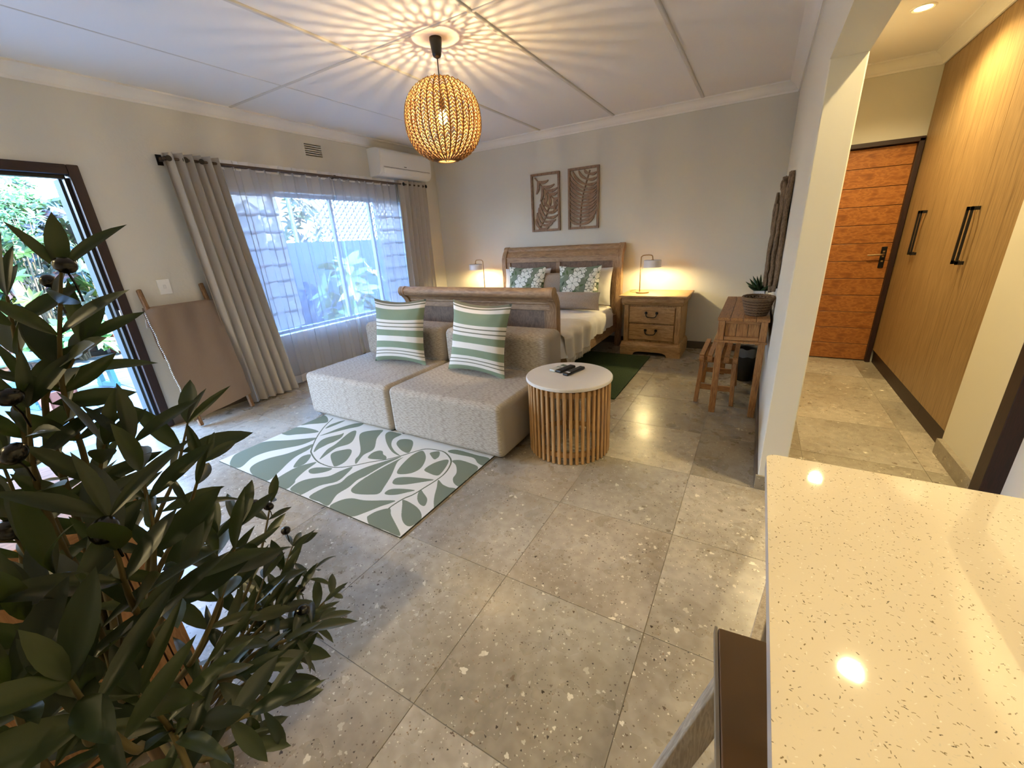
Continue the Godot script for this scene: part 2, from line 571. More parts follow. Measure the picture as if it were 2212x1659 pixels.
func materials():
	var tz = terrazzo()
	for i in 6:
		var k = [0.97, 1.04, 0.92, 1.0, 0.95, 1.02][i]
		var m = mat("floor_tile_%d" % i, Color(k, k * [1.0, 0.995, 0.99, 1.0, 1.0, 0.99][i], k * [1.0, 0.98, 0.97, 1.0, 0.985, 0.98][i]), 0.32)
		m.albedo_texture = tz
		trip(m, Vector3.ONE / 2.4, Vector3(0.37 * i, 0.21 * i, 0.61 * i), true)
		m.roughness_texture = noise_tex("tile_gloss", [Color(0.85, 0.85, 0.85), Color(1, 1, 1)], [0.3, 0.7], 0.02)
	mat("grout", Color(0.52, 0.49, 0.44), 0.9)
	var w = mat("wall_paint", Color(0.80, 0.79, 0.75), 0.6)
	bump(w, "plaster", 0.05, 0.05, 3)
	trip(w, Vector3.ONE * 1.2, Vector3.ZERO, true)
	mat("hall_paint", Color(0.85, 0.83, 0.77), 0.6)
	var c = mat("ceiling_paint", Color(0.90, 0.89, 0.88), 0.75)
	mat("cornice_white", Color(0.89, 0.88, 0.86), 0.6)
	mat("batten", Color(0.80, 0.785, 0.765), 0.6)
	mat("skirting", Color(0.345, 0.305, 0.262), 0.5)
	mat("white_plastic", Color(0.88, 0.88, 0.87), 0.35)
	mat("dark_metal", Color(0.08, 0.07, 0.065), 0.42, {"metallic": 0.5})
	mat("black_plastic", Color(0.045, 0.045, 0.05), 0.42)
	mat("steel", Color(0.50, 0.49, 0.48), 0.35, {"metallic": 0.9})
	mat("brass", Color(0.60, 0.50, 0.36), 0.36, {"metallic": 0.8})
	mat("glass", Color(0.9, 0.95, 0.96, 0.06), 0.02, {"transparency": BaseMaterial3D.TRANSPARENCY_ALPHA})
	# fabrics
	var f = mat("sofa_fabric", Color.WHITE, 0.95)
	f.albedo_texture = noise_tex("slub", [Color(0.44, 0.40, 0.35), Color(0.60, 0.56, 0.51), Color(0.68, 0.645, 0.59), Color(0.72, 0.685, 0.63)], [0.22, 0.40, 0.52, 0.75], 0.05, 512, FastNoiseLite.TYPE_SIMPLEX_SMOOTH, 5, 21)
	trip(f, Vector3(0.9, 13.0, 13.0))
	bump(f, "weave", 0.2, 0.006, 2)
	var cf = mat("curtain_fabric", Color(0.71, 0.685, 0.65), 0.95)
	cf.backlight_enabled = true
	cf.backlight = Color(0.10, 0.09, 0.08)
	var sh = mat("sheer", Color(0.74, 0.75, 0.79, 0.52), 0.9, {"transparency": BaseMaterial3D.TRANSPARENCY_ALPHA})
	sh.backlight_enabled = true
	sh.backlight = Color(0.3, 0.3, 0.3)
	mat("sheer_hem", Color(0.93, 0.93, 0.94, 0.78), 0.9, {"transparency": BaseMaterial3D.TRANSPARENCY_ALPHA, "backlight_enabled": true, "backlight": Color(0.6, 0.6, 0.6)})
	mat("shade_cloth", Color(0.50, 0.50, 0.55, 0.95), 0.9, {"transparency": BaseMaterial3D.TRANSPARENCY_ALPHA, "backlight_enabled": true, "backlight": Color(0.7, 0.7, 0.7)})
	var bl = mat("blanket", Color(0.52, 0.455, 0.40), 0.95)
	trip(bl, Vector3.ONE * 3.0)
	bump(bl, "weave", 0.2, 0.15, 2)
	mat("blanket_back", Color(0.78, 0.765, 0.74), 0.95)
	mat("linen_white", Color(0.86, 0.85, 0.83), 0.9)
	var oat = mat("linen_oat", Color.WHITE, 0.95)
	oat.albedo_texture = noise_tex("oat", [Color(0.56, 0.50, 0.45), Color(0.66, 0.61, 0.55), Color(0.73, 0.68, 0.62)], [0.25, 0.5, 0.75], 0.06)
	trip(oat, Vector3(2.5, 12, 12))
	var th = mat("throw_cream", Color(0.83, 0.80, 0.74), 0.95)
	trip(th, Vector3.ONE * 2.5)
	bump(th, "weave", 0.2, 0.15, 2)
	mat("stripe_cotton", Color.WHITE, 0.9, {"albedo_texture": stripe_print()})
	mat("floral_cotton", Color.WHITE, 0.9, {"albedo_texture": floral_print()})
	mat("rug_print", Color.WHITE, 0.95, {"albedo_texture": rug_print()})
	mat("rug_edge", Color(0.26, 0.27, 0.21), 0.95)
	var gr = mat("green_rug", Color.WHITE, 1.0)
	gr.albedo_texture = noise_tex("green_pile", [Color(0.12, 0.17, 0.08), Color(0.19, 0.26, 0.12), Color(0.25, 0.33, 0.16)], [0.2, 0.5, 0.8], 0.08)
	trip(gr, Vector3.ONE * 2.0)
	var q = mat("quartz", Color.WHITE, 0.035)
	q.albedo_texture = quartz()
	trip(q, Vector3.ONE * 1.45, Vector3.ZERO, true)
	mat("quartz_edge", Color(0.80, 0.80, 0.82), 0.25)

func bedwood(ax, off = 0.0): return wood("bed_oak", Color(0.50, 0.385, 0.275), Color(0.60, 0.475, 0.345), Color(0.675, 0.55, 0.41), ax, 0.5, 2.6, 0.5, Vector3(off, off * 0.7, off))
func panelwood(ax, off = 0.0): return wood("bed_panel", Color(0.36, 0.275, 0.20), Color(0.43, 0.335, 0.25), Color(0.50, 0.395, 0.30), ax, 0.55, 2.2, 1.0, Vector3(off, off * 0.7, off))
func pine(ax, off = 0.0): return wood("pale_oak", Color(0.56, 0.425, 0.27), Color(0.66, 0.52, 0.34), Color(0.73, 0.595, 0.41), ax, 0.5, 3.4, 0.5, Vector3(off, off * 0.7, off))
func teak(ax, off = 0.0): return wood("teak", Color(0.46, 0.30, 0.155), Color(0.575, 0.395, 0.22), Color(0.66, 0.48, 0.28), ax, 0.45, 5.0, 0.6, Vector3(off, off * 0.7, off))
func dowel(ax, off = 0.0): return wood("dowel", Color(0.58, 0.43, 0.27), Color(0.67, 0.52, 0.34), Color(0.74, 0.59, 0.40), ax, 0.55, 6.0, 0.25, Vector3(off, off * 0.7, off))
func veneer(ax, off = 0.0): return wood("veneer", Color(0.47, 0.365, 0.225), Color(0.56, 0.45, 0.29), Color(0.625, 0.51, 0.345), ax, 0.45, 4.2, 0.16, Vector3(off, off * 0.7, off))
func merbau(ax, off = 0.0): return wood("door_wood", Color(0.475, 0.28, 0.125), Color(0.555, 0.34, 0.155), Color(0.63, 0.405, 0.20), ax, 0.3, 2.2, 0.8, Vector3(off, off * 0.7, off))
func mahogany(ax): return wood("frame_wood", Color(0.085, 0.025, 0.02), Color(0.13, 0.042, 0.03), Color(0.17, 0.06, 0.04), ax, 0.45, 6.0, 0.7)

func cove(nm, a, b, inward, label):      # plaster cornice along a wall from a to b (points at the ceiling line)
	var along = (b - a).normalized()
	var prof = [Vector2(0, 0), Vector2(0.092, 0), Vector2(0.092, -0.012), Vector2(0.080, -0.016), Vector2(0.056, -0.026), Vector2(0.036, -0.046), Vector2(0.022, -0.070), Vector2(0.014, -0.074), Vector2(0.014, -0.092), Vector2(0, -0.092)]
	var s = nb()
	extr(s, prof, 0.0, (b - a).length(), Transform3D(Basis(inward, Vector3.UP, along), a), true)
	struct(nm, s, MT.cornice_white, label, "cornice")

func build_shell():
	var s = nb()
	bb(s, Vector3(-0.22, -0.1, -0.2), Vector3(0, CEIL, 0.75))
	bb(s, Vector3(-0.22, -0.1, 0.75), Vector3(0, 0.55, 3.10))
	bb(s, Vector3(-0.22, 2.02, 0.75), Vector3(-0.14, CEIL, 3.10))       # behind the vent the wall is thinner
	bb(s, Vector3(-0.14, 2.02, 0.75), Vector3(0, CEIL, 1.955))
	bb(s, Vector3(-0.14, 2.02, 2.165), Vector3(0, CEIL, 3.10))
	bb(s, Vector3(-0.14, 2.02, 1.955), Vector3(0, 2.395, 2.165))
	bb(s, Vector3(-0.14, 2.532, 1.955), Vector3(0, CEIL, 2.165))
	bb(s, Vector3(-0.22, -0.1, 3.10), Vector3(0, CEIL, 4.09))
	bb(s, Vector3(-0.22, 2.105, 4.09), Vector3(0, CEIL, 5.75))
	bb(s, Vector3(-0.22, -0.1, 5.75), Vector3(0, CEIL, 7.2))
	struct("wall_left", s, MT.wall_paint, "greige wall with the garden door, curtained window and air conditioner", "wall")
	s = nb()
	bb(s, Vector3(0, -0.1, -0.2), Vector3(4.72, CEIL, 0))
	bb(s, Vector3(4.72, 2.075, -0.2), Vector3(5.56, CEIL, 0))
	bb(s, Vector3(5.56, -0.1, -0.2), Vector3(6.3, CEIL, 0))
	bb(s, Vector3(4.72, -0.1, -0.35), Vector3(5.56, 2.2, -0.2))
	struct("wall_back", s, MT.wall_paint, "greige wall behind the bed with two carved panels on it", "wall")
	s = nb()
	rb(s, Vector3(RW + 0.063, CEIL * 0.5 - 0.02, ZE * 0.5), Vector3(0.126, CEIL + 0.04, ZE), 0.006)
	struct("wall_partition", s, MT.hall_paint, "pale dividing wall between bed area and entrance hall", "wall")
	s = nb()
	bb(s, Vector3(RW, HB, ZE - 0.01), Vector3(RW + 0.126, CEIL, 7.2))
	struct("beam", s, MT.hall_paint, "plastered overhead beam carrying on from the dividing wall", "beam")
	s = nb()
	bb(s, Vector3(5.55, -0.1, 2.12), Vector3(5.75, CEIL, 2.66))
	bb(s, Vector3(5.55, 2.10, 2.66), Vector3(5.75, CEIL, 3.60))
	bb(s, Vector3(5.55, -0.1, 3.60), Vector3(5.75, CEIL, 7.2))
	struct("wall_right", s, MT.hall_paint, "cream hall wall beyond the fitted cupboards", "wall")
	s = nb()
	bb(s, Vector3(6.15, -0.1, 0), Vector3(6.3, CEIL, 2.12))
	struct("wall_alcove", s, MT.hall_paint, "wall at the back of the hall cupboards", "wall")
	s = nb()
	bb(s, Vector3(5.75, -0.1, 2.11), Vector3(6.3, CEIL, 2.21))
	struct("wall_return", s, MT.hall_paint, "short wall at the end of the hall cupboards", "wall")
	s = nb()
	bb(s, Vector3(-0.22, -0.1, 7.2), Vector3(5.75, CEIL, 7.4))
	struct("wall_front", s, MT.wall_paint, "greige kitchen wall facing the bed", "wall")
	s = nb()
	bb(s, Vector3(-0.22, CEIL, -0.35), Vector3(6.3, CEIL + 0.12, 7.4))
	struct("ceiling", s, MT.ceiling_paint, "white boarded ceiling with cover strips", "ceiling")
	s = nb()
	bb(s, Vector3(-0.60, CEIL + 0.12, -0.8), Vector3(6.8, CEIL + 0.26, 7.9))
	struct("roof", s, MT.skirting, "flat roof slab over the studio", "roof")
	# cover strips on the ceiling boards
	var n = 1
	for a in [[0.905, 0.012, 0.003], [1.83, 0.034, 0.011], [2.775, 0.034, 0.011], [3.712, 0.034, 0.011]]:
		s = nb()
		rb(s, Vector3(a[0], CEIL, 3.6), Vector3(a[1], a[2] * 2, 7.0), a[2] * 0.9)
		struct("trim_%d" % n, s, MT.batten, "white cover strip along the ceiling, %s" % ["thin joint beside the curtained wall", "over the sofa beside the pendant", "over the round table", "over the console table"][n - 1], "ceiling strip")
		n += 1
	s = nb()
	rb(s, Vector3(2.28, CEIL, 2.915), Vector3(4.4, 0.016, 0.026), 0.007)
	struct("trim_%d" % n, s, MT.batten, "white cover strip crossing the ceiling beside the pendant", "ceiling strip")
	n += 1
	cove("trim_%d" % n, Vector3(0, CEIL, 0), Vector3(0, CEIL, 7.2), Vector3.RIGHT, "white coved cornice over the window wall"); n += 1
	cove("trim_%d" % n, Vector3(0, CEIL, 0), Vector3(RW, CEIL, 0), Vector3.BACK, "white coved cornice over the bed wall"); n += 1
	cove("trim_%d" % n, Vector3(RW, CEIL, 0), Vector3(RW, CEIL, 7.2), Vector3.LEFT, "white coved cornice over the dividing wall and beam"); n += 1
	cove("trim_%d" % n, Vector3(RW + 0.126, CEIL, 0), Vector3(5.56, CEIL, 0), Vector3.BACK, "cream coved cornice over the hall door"); n += 1
	cove("trim_%d" % n, Vector3(5.56, CEIL, 0), Vector3(5.56, CEIL, 7.2), Vector3.LEFT, "cream coved cornice over the cupboards"); n += 1
	# skirting
	for b in [["baseboard_left", Vector3(0, 0, 0), Vector3(0.012, 0.09, 4.085), "brown tile skirting below the curtains"], ["baseboard_back", Vector3(0.0, 0, 0), Vector3(RW, 0.09, 0.012), "brown tile skirting behind the bed"], ["baseboard_partition", Vector3(RW - 0.012, 0, 0), Vector3(RW, 0.09, ZE), "brown tile skirting along the dividing wall"], ["baseboard_front", Vector3(0, 0, 7.188), Vector3(5.55, 0.09, 7.2), "brown tile skirting on the kitchen wall"]]:
		s = nb()
		bb(s, b[1], b[2])
		struct(b[0], s, MT.skirting, b[3], "skirting")
	s = nb()
	rb(s, Vector3(RW + 0.063, 0.045, ZE + 0.006), Vector3(0.146, 0.09, 0.012), 0.003)
	struct("baseboard_jamb", s, MT.floor_tile_2, "grey stone skirting at the end of the dividing wall", "skirting")
	s = nb()
	bb(s, Vector3(5.522, 0, 2.13), Vector3(5.55, 0.10, 2.66))
	struct("baseboard_right", s, MT.floor_tile_2, "stone skirting with a pale top edge beside the hall cupboards", "skirting")

func build_floor():
	var s = nb()
	bb(s, Vector3(-0.22, -0.1, -0.2), Vector3(6.3, -0.0025, 7.4))
	var fl = struct("floor", s, MT.grout, "grey terrazzo tiled floor with narrow joints", "floor")
	var me = boxm(Vector3(0.6012, 0.02, 0.5972))
	for k in 10:
		for j in 13:
			var x = -0.0164 + 0.604 * k + 0.302
			var z = 0.0236 - 0.6 + 0.6 * j + 0.3
			var o = put("tile", me, MT["floor_tile_%d" % ((k * 7 + j * 5 + (k * j) % 3) % 6)], fl)
			o.position = Vector3(x, -0.01, z)

func build_openings():
	# garden door: mahogany frame round the opening in the left wall
	var d = thing("door_1", "dark mahogany frame of the open garden door", "door", Vector3(0, 0, 4.09))
	d.set_meta("kind", "structure")
	var s = nb()
	rb(s, Vector3(-0.035, 1.0525, 0.033), Vector3(0.11, 2.105, 0.066), 0.006)
	ob("jamb", s, mahogany(1), d)
	s = nb()
	rb(s, Vector3(-0.035, 1.0525, 1.627), Vector3(0.11, 2.105, 0.066), 0.006)
	ob("jamb", s, mahogany(1), d)
	s = nb()
	rb(s, Vector3(-0.035, 2.072, 0.83), Vector3(0.11, 0.066, 1.528), 0.006)
	ob("head", s, mahogany(2), d)
	for sd in [0, 1]:
		s = nb()
		var z = 0.078 if sd == 0 else 1.582
		bx(s, Vector3(-0.055, 1.01, z), Vector3(0.05, 2.02, 0.024))
		ob("weather_strip", s, MT.black_plastic, d)
		s = nb()
		bx(s, Vector3(-0.16, 1.01, z), Vector3(0.12, 2.02, 0.05))
		ob("outer_jamb", s, mat("outer_jamb", Color(0.22, 0.26, 0.265), 0.7), d)
	s = nb()
	bx(s, Vector3(-0.055, 2.027, 0.83), Vector3(0.05, 0.024, 1.50))
	ob("weather_strip", s, MT.black_plastic, d)
	s = nb()
	bx(s, Vector3(-0.11, -0.015, 0.83), Vector3(0.22, 0.03, 1.52))
	ob("threshold", s, MT.steel, d)
	s = nb()
	rb(s, Vector3(-0.012, 1.03, 0.068), Vector3(0.022, 0.05, 0.006), 0.002)
	ob("strike_plate", s, MT.white_plastic, d)
	# window
	var w = thing("window_1", "wide garden window in a pale metal frame behind sheer curtains", "window", Vector3(-0.14, 0.55, 0.75))
	w.set_meta("kind", "structure")
	var fm = mat("window_metal", Color(0.62, 0.68, 0.74), 0.45)
	for a in [[0.0, 0.03], [0.52, 0.55], [1.115, 1.145], [1.84, 1.87], [2.32, 2.35]]:
		s = nb()
		bx(s, Vector3(0, 0.735, (a[0] + a[1]) * 0.5), Vector3(0.05, 1.47, a[1] - a[0]))
		ob("mullion", s, fm, w)
	for y in [0.018, 1.452]:
		s = nb()
		bx(s, Vector3(0, y, 1.175), Vector3(0.052, 0.036, 2.29))
		ob("rail", s, fm, w)
	for a in [[0.03, 0.52], [0.55, 1.115], [1.145, 1.84], [1.87, 2.32]]:
		s = nb()
		bx(s, Vector3(0, 0.735, (a[0] + a[1]) * 0.5), Vector3(0.005, 1.40, a[1] - a[0]))
		ob("pane", s, MT.glass, w)
	s = nb()
	bx(s, Vector3(0.075, -0.008, 1.175), Vector3(0.12, 0.03, 2.34))
	ob("sill", s, MT.white_plastic, w)
	# pleated shades in the two outer lights
	for a in [[0.04, 0.54, "next to the gathered drape by the bed"], [1.86, 2.31, "next to the long drape by the garden door"]]:
		var t = thing("roman_shade", "soft grey-white folded shade in the window, " + a[2], "blind", Vector3(-0.055, 0.62, 0.75), 0.0, "folded shades in the window")
		var nt = 8
		for k in nt:
			var P = []
			var y1 = 1.36 - k * 0.165
			for i in 13:
				var z = lerpf(a[0], a[1], i / 12.0)
				var sag = 0.018 * sin(PI * fmod(i / 6.0, 1.0001)) 
				for j in 7:
					var v = j / 6.0
					P.append(Vector3(0.016 + 0.030 * sin(v * PI * 0.62), y1 - v * 0.19 - sag * v, z))
			s = nb()
			grid(s, P, 12, 6, Vector3.RIGHT)
			ob("fold", s, MT.shade_cloth, t)
		s = nb()
		bx(s, Vector3(0.01, 1.385, (a[0] + a[1]) * 0.5), Vector3(0.03, 0.03, a[1] - a[0]))
		ob("headrail", s, MT.white_plastic, t)

func build_hall():
	# hall door of horizontal boards
	var d = thing("door_2", "reddish wooden hall door of wide horizontal boards", "door", Vector3(4.75, 0.006, -0.02))
	d.set_meta("kind", "structure")
	var s = nb()
	bx(s, Vector3(0.385, 1.01, -0.02), Vector3(0.77, 2.02, 0.03))
	ob("core", s, mahogany(1), d)
	for k in 12:
		s = nb()
		rb(s, Vector3(0.385, 0.085 + k * 0.1685, 0.006), Vector3(0.765, 0.1645, 0.024), 0.003)
		ob("board", s, merbau(0, 0.37 * (k % 5)), d)
	s = nb()
	rb(s, Vector3(0.715, 1.045, 0.022), Vector3(0.042, 0.20, 0.012), 0.004)
	var pl = ob("lock_plate", s, MT.dark_metal, d)
	s = nb()
	tube(s, [Vector3(0.715, 1.075, 0.025), Vector3(0.715, 1.075, 0.06), Vector3(0.69, 1.073, 0.066), Vector3(0.59, 1.07, 0.062)], 0.008, 8)
	ob("lever", s, MT.brass, pl)
	for k in 3:
		s = nb()
		bx(s, Vector3(0.715, 1.10 - 0.045 * k, 0.029), Vector3(0.016, 0.016, 0.004))
		ob("cylinder", s, MT.brass, pl)
	for e in [[Vector3(-0.015, 1.025, 0.01), Vector3(0.045, 2.06, 0.12), 1], [Vector3(0.785, 1.025, 0.01), Vector3(0.04, 2.06, 0.12), 1], [Vector3(0.385, 2.047, 0.01), Vector3(0.84, 0.04, 0.12), 0]]:
		s = nb()
		rb(s, e[0], e[1], 0.004)
		ob("frame", s, mahogany(e[2]), d)
	# fitted cupboards
	for i in 4:
		var z0 = [0.02, 0.56, 1.05, 1.56][i]
		var z1 = [0.56, 1.05, 1.56, 2.10][i]
		var c = thing("hall_cupboard", "full-height oak veneer cupboard unit, %s" % ["beside the hall door", "second from the hall door", "third from the hall door", "at the skirting end away from the door"][i], "cupboard", Vector3(5.56, 0, z0), 0.0, "hall cupboards")
		s = nb()
		bb(s, Vector3(0.022, 0.13, 0.001), Vector3(0.57, 2.689, z1 - z0 - 0.001))
		ob("carcass", s, veneer(1, 0.5), c)
		s = nb()
		rb(s, Vector3(0.01, 1.365, (z1 - z0) * 0.5), Vector3(0.02, 2.46, z1 - z0 - 0.003), 0.0015)
		var dr = ob("door", s, veneer(1, 0.31 * i + 0.1), c)
		s = nb()
		bb(s, Vector3(0.016, 0.0, 0.001), Vector3(0.05, 0.13, z1 - z0 - 0.001))
		ob("plinth", s, mat("plinth_dark", Color(0.20, 0.13, 0.075), 0.5), c)
		var hz = (z1 - z0) - 0.035 if i % 2 == 0 else 0.035
		s = nb()
		bx(s, Vector3(-0.034, 1.28, hz), Vector3(0.012, 0.35, 0.012))
		bx(s, Vector3(-0.019, 1.444, hz), Vector3(0.042, 0.022, 0.012))
		bx(s, Vector3(-0.019, 1.116, hz), Vector3(0.042, 0.022, 0.012))
		ob("handle", s, MT.black_plastic, dr)
	# doorway further along the hall
	var d3 = thing("door_3", "dark mahogany door frame with a white door in the hall wall", "door", Vector3(5.55, 0, 2.66))
	d3.set_meta("kind", "structure")
	for e in [[Vector3(0.03, 1.05, 0.05), Vector3(0.13, 2.10, 0.10), 1], [Vector3(0.03, 1.05, 0.905), Vector3(0.13, 2.10, 0.07), 1], [Vector3(0.03, 2.065, 0.47), Vector3(0.13, 0.07, 0.80), 2]]:
		s = nb()
		rb(s, e[0], e[1], 0.005)
		ob("frame", s, mahogany(e[2]), d3)
	s = nb()
	bx(s, Vector3(0.06, 1.02, 0.485), Vector3(0.04, 2.03, 0.77))
	var lf = ob("leaf", s, MT.linen_white, d3)
	s = nb()
	tube(s, [Vector3(0.04, 1.02, 0.15), Vector3(0.0, 1.02, 0.15), Vector3(-0.01, 1.02, 0.25)], 0.009)
	ob("handle", s, MT.steel, lf)

func slab(cl, th):           # a board of even thickness that follows a line of 2D points
	var a = []
	var b = []
	for i in cl.size():
		var d = (cl[mini(i + 1, cl.size() - 1)] - cl[maxi(i - 1, 0)]).normalized()
		var n = Vector2(-d.y, d.x) * th * 0.5
		a.append(cl[i] + n)
		b.append(cl[i] - n)
	b.reverse()
	return a + b

func side_frame(x0):         # polygon x -> z, y -> y, push -> x
	return Transform3D(Basis(Vector3(0, 0, 1), Vector3.UP, Vector3(1, 0, 0)), Vector3(x0, 0, 0))

func sleigh(parent, nm, base_z, out, top, x0, x1, foot):
	# out: +1 the board rolls towards +z, -1 towards -z
	var e = Node3D.new()
	e.name = nm
	parent.add_child(e, true)
	var k = top
	var line = curve2([Vector2(0, 0), Vector2(0.0, k * 0.45), Vector2(-0.006 * out, k - 0.24), Vector2(0.004 * out, k - 0.155), Vector2(0.030 * out, k - 0.105), Vector2(0.062 * out, k - 0.075)], 5, false)
	for p in line.size(): line[p].x += base_z
	var sc = Vector2(base_z + 0.078 * out, top - 0.052)
	for x in [x0, x1 - 0.062]:
		var s = nb()
		extr(s, slab(line, 0.085), 0.0, 0.062, side_frame(x), true)
		var cir = []
		for i in 24: cir.append(sc + Vector2(cos(TAU * i / 24), sin(TAU * i / 24)) * 0.052)
		extr(s, cir, -0.002, 0.064, side_frame(x), true)
		ob("post", s, bedwood(1, 0.2 if x == x0 else 0.6), e)
	# top roll
	var s = nb()
	var roll = []
	for i in 22: roll.append(sc + Vector2(cos(TAU * i / 22), sin(TAU * i / 22)) * 0.046)
	extr(s, roll, 0.0, x1 - x0 - 0.124, side_frame(x0 + 0.062), true)
	ob("top_roll", s, bedwood(0, 0.1), e)
	# curved board below the roll
	s = nb()
	var part = []
	for p in line:
		if p.y > top - 0.165: part.append(p)
	extr(s, slab(part, 0.048), 0.0, x1 - x0 - 0.124, side_frame(x0 + 0.062), true)
	ob("curved_rail", s, bedwood(0, 0.45), e)
	var yr = top - 0.15
	s = nb()
	rb(s, Vector3((x0 + x1) * 0.5, yr + 0.004, base_z + 0.004 * out), Vector3(x1 - x0 - 0.124, 0.022, 0.07), 0.008)
	ob("bead", s, bedwood(0, 0.8), e)
	s = nb()
	rb(s, Vector3((x0 + x1) * 0.5, yr - 0.032, base_z), Vector3(x1 - x0 - 0.124, 0.056, 0.05), 0.004)
	ob("rail", s, bedwood(0, 0.7), e)
	s = nb()
	rb(s, Vector3((x0 + x1) * 0.5, 0.30, base_z), Vector3(x1 - x0 - 0.124, 0.12, 0.05), 0.004)
	ob("rail", s, bedwood(0, 0.3), e)
	var xm = (x0 + x1) * 0.5
	for x in [x0 + 0.092, xm, x1 - 0.092]:
		s = nb()
		rb(s, Vector3(x, (0.36 + yr - 0.06) * 0.5, base_z), Vector3(0.062, yr - 0.42, 0.05), 0.004)
		ob("stile", s, bedwood(1, 0.33 + x), e)
	for a in [[x0 + 0.123, xm - 0.031], [xm + 0.031, x1 - 0.123]]:
		s = nb()
		bx(s, Vector3((a[0] + a[1]) * 0.5, (0.36 + yr - 0.06) * 0.5, base_z), Vector3(a[1] - a[0], yr - 0.42, 0.014))
		ob("panel", s, panelwood(1, a[0]), e)
	return e

func pillow_mesh(w, h, t, pinch = 0.05, sd = 1, n = 18):
	var s = nb()
	var f = FastNoiseLite.new()
	f.seed = sd
	f.frequency = 3.2
	for side in [1.0, -1.0]:
		var P = []
		for i in n + 1:
			for j in n + 1:
				var u = i * 2.0 / n - 1.0
				var v = j * 2.0 / n - 1.0
				var eu = 1.0 - pinch * (1.0 - v * v) * 1.6 + pinch * 0.6
				var ev = 1.0 - pinch * (1.0 - u * u) * 1.6 + pinch * 0.6
				var puff = pow(maxf((1.0 - pow(absf(u), 2.6)) * (1.0 - pow(absf(v), 2.6)), 0.0), 0.55)
				var wr = f.get_noise_2d(u * 1.0 + 3.0 * side, v * 1.0) * 0.012 * minf(1.0, (1.0 - absf(u)) * 4.0) * minf(1.0, (1.0 - absf(v)) * 4.0)
				P.append(Vector3(u * w * 0.5 * eu, -v * h * 0.5 * ev, side * (puff * t * 0.5 + wr * 0.8 * sign(puff))))
		grid(s, P, n, n, Vector3.ZERO, false, side < 0)
	return s.commit()

func add_pillow(nm, mesh, m, label, group, at, lean, turn = 0.0, roll = 0.0, seam = null):
	var o = thing(nm, label, "pillow", at, 0.0, group)
	o.rotation = Vector3(lean, turn, roll)
	put("cover", mesh, m, o)
	return o

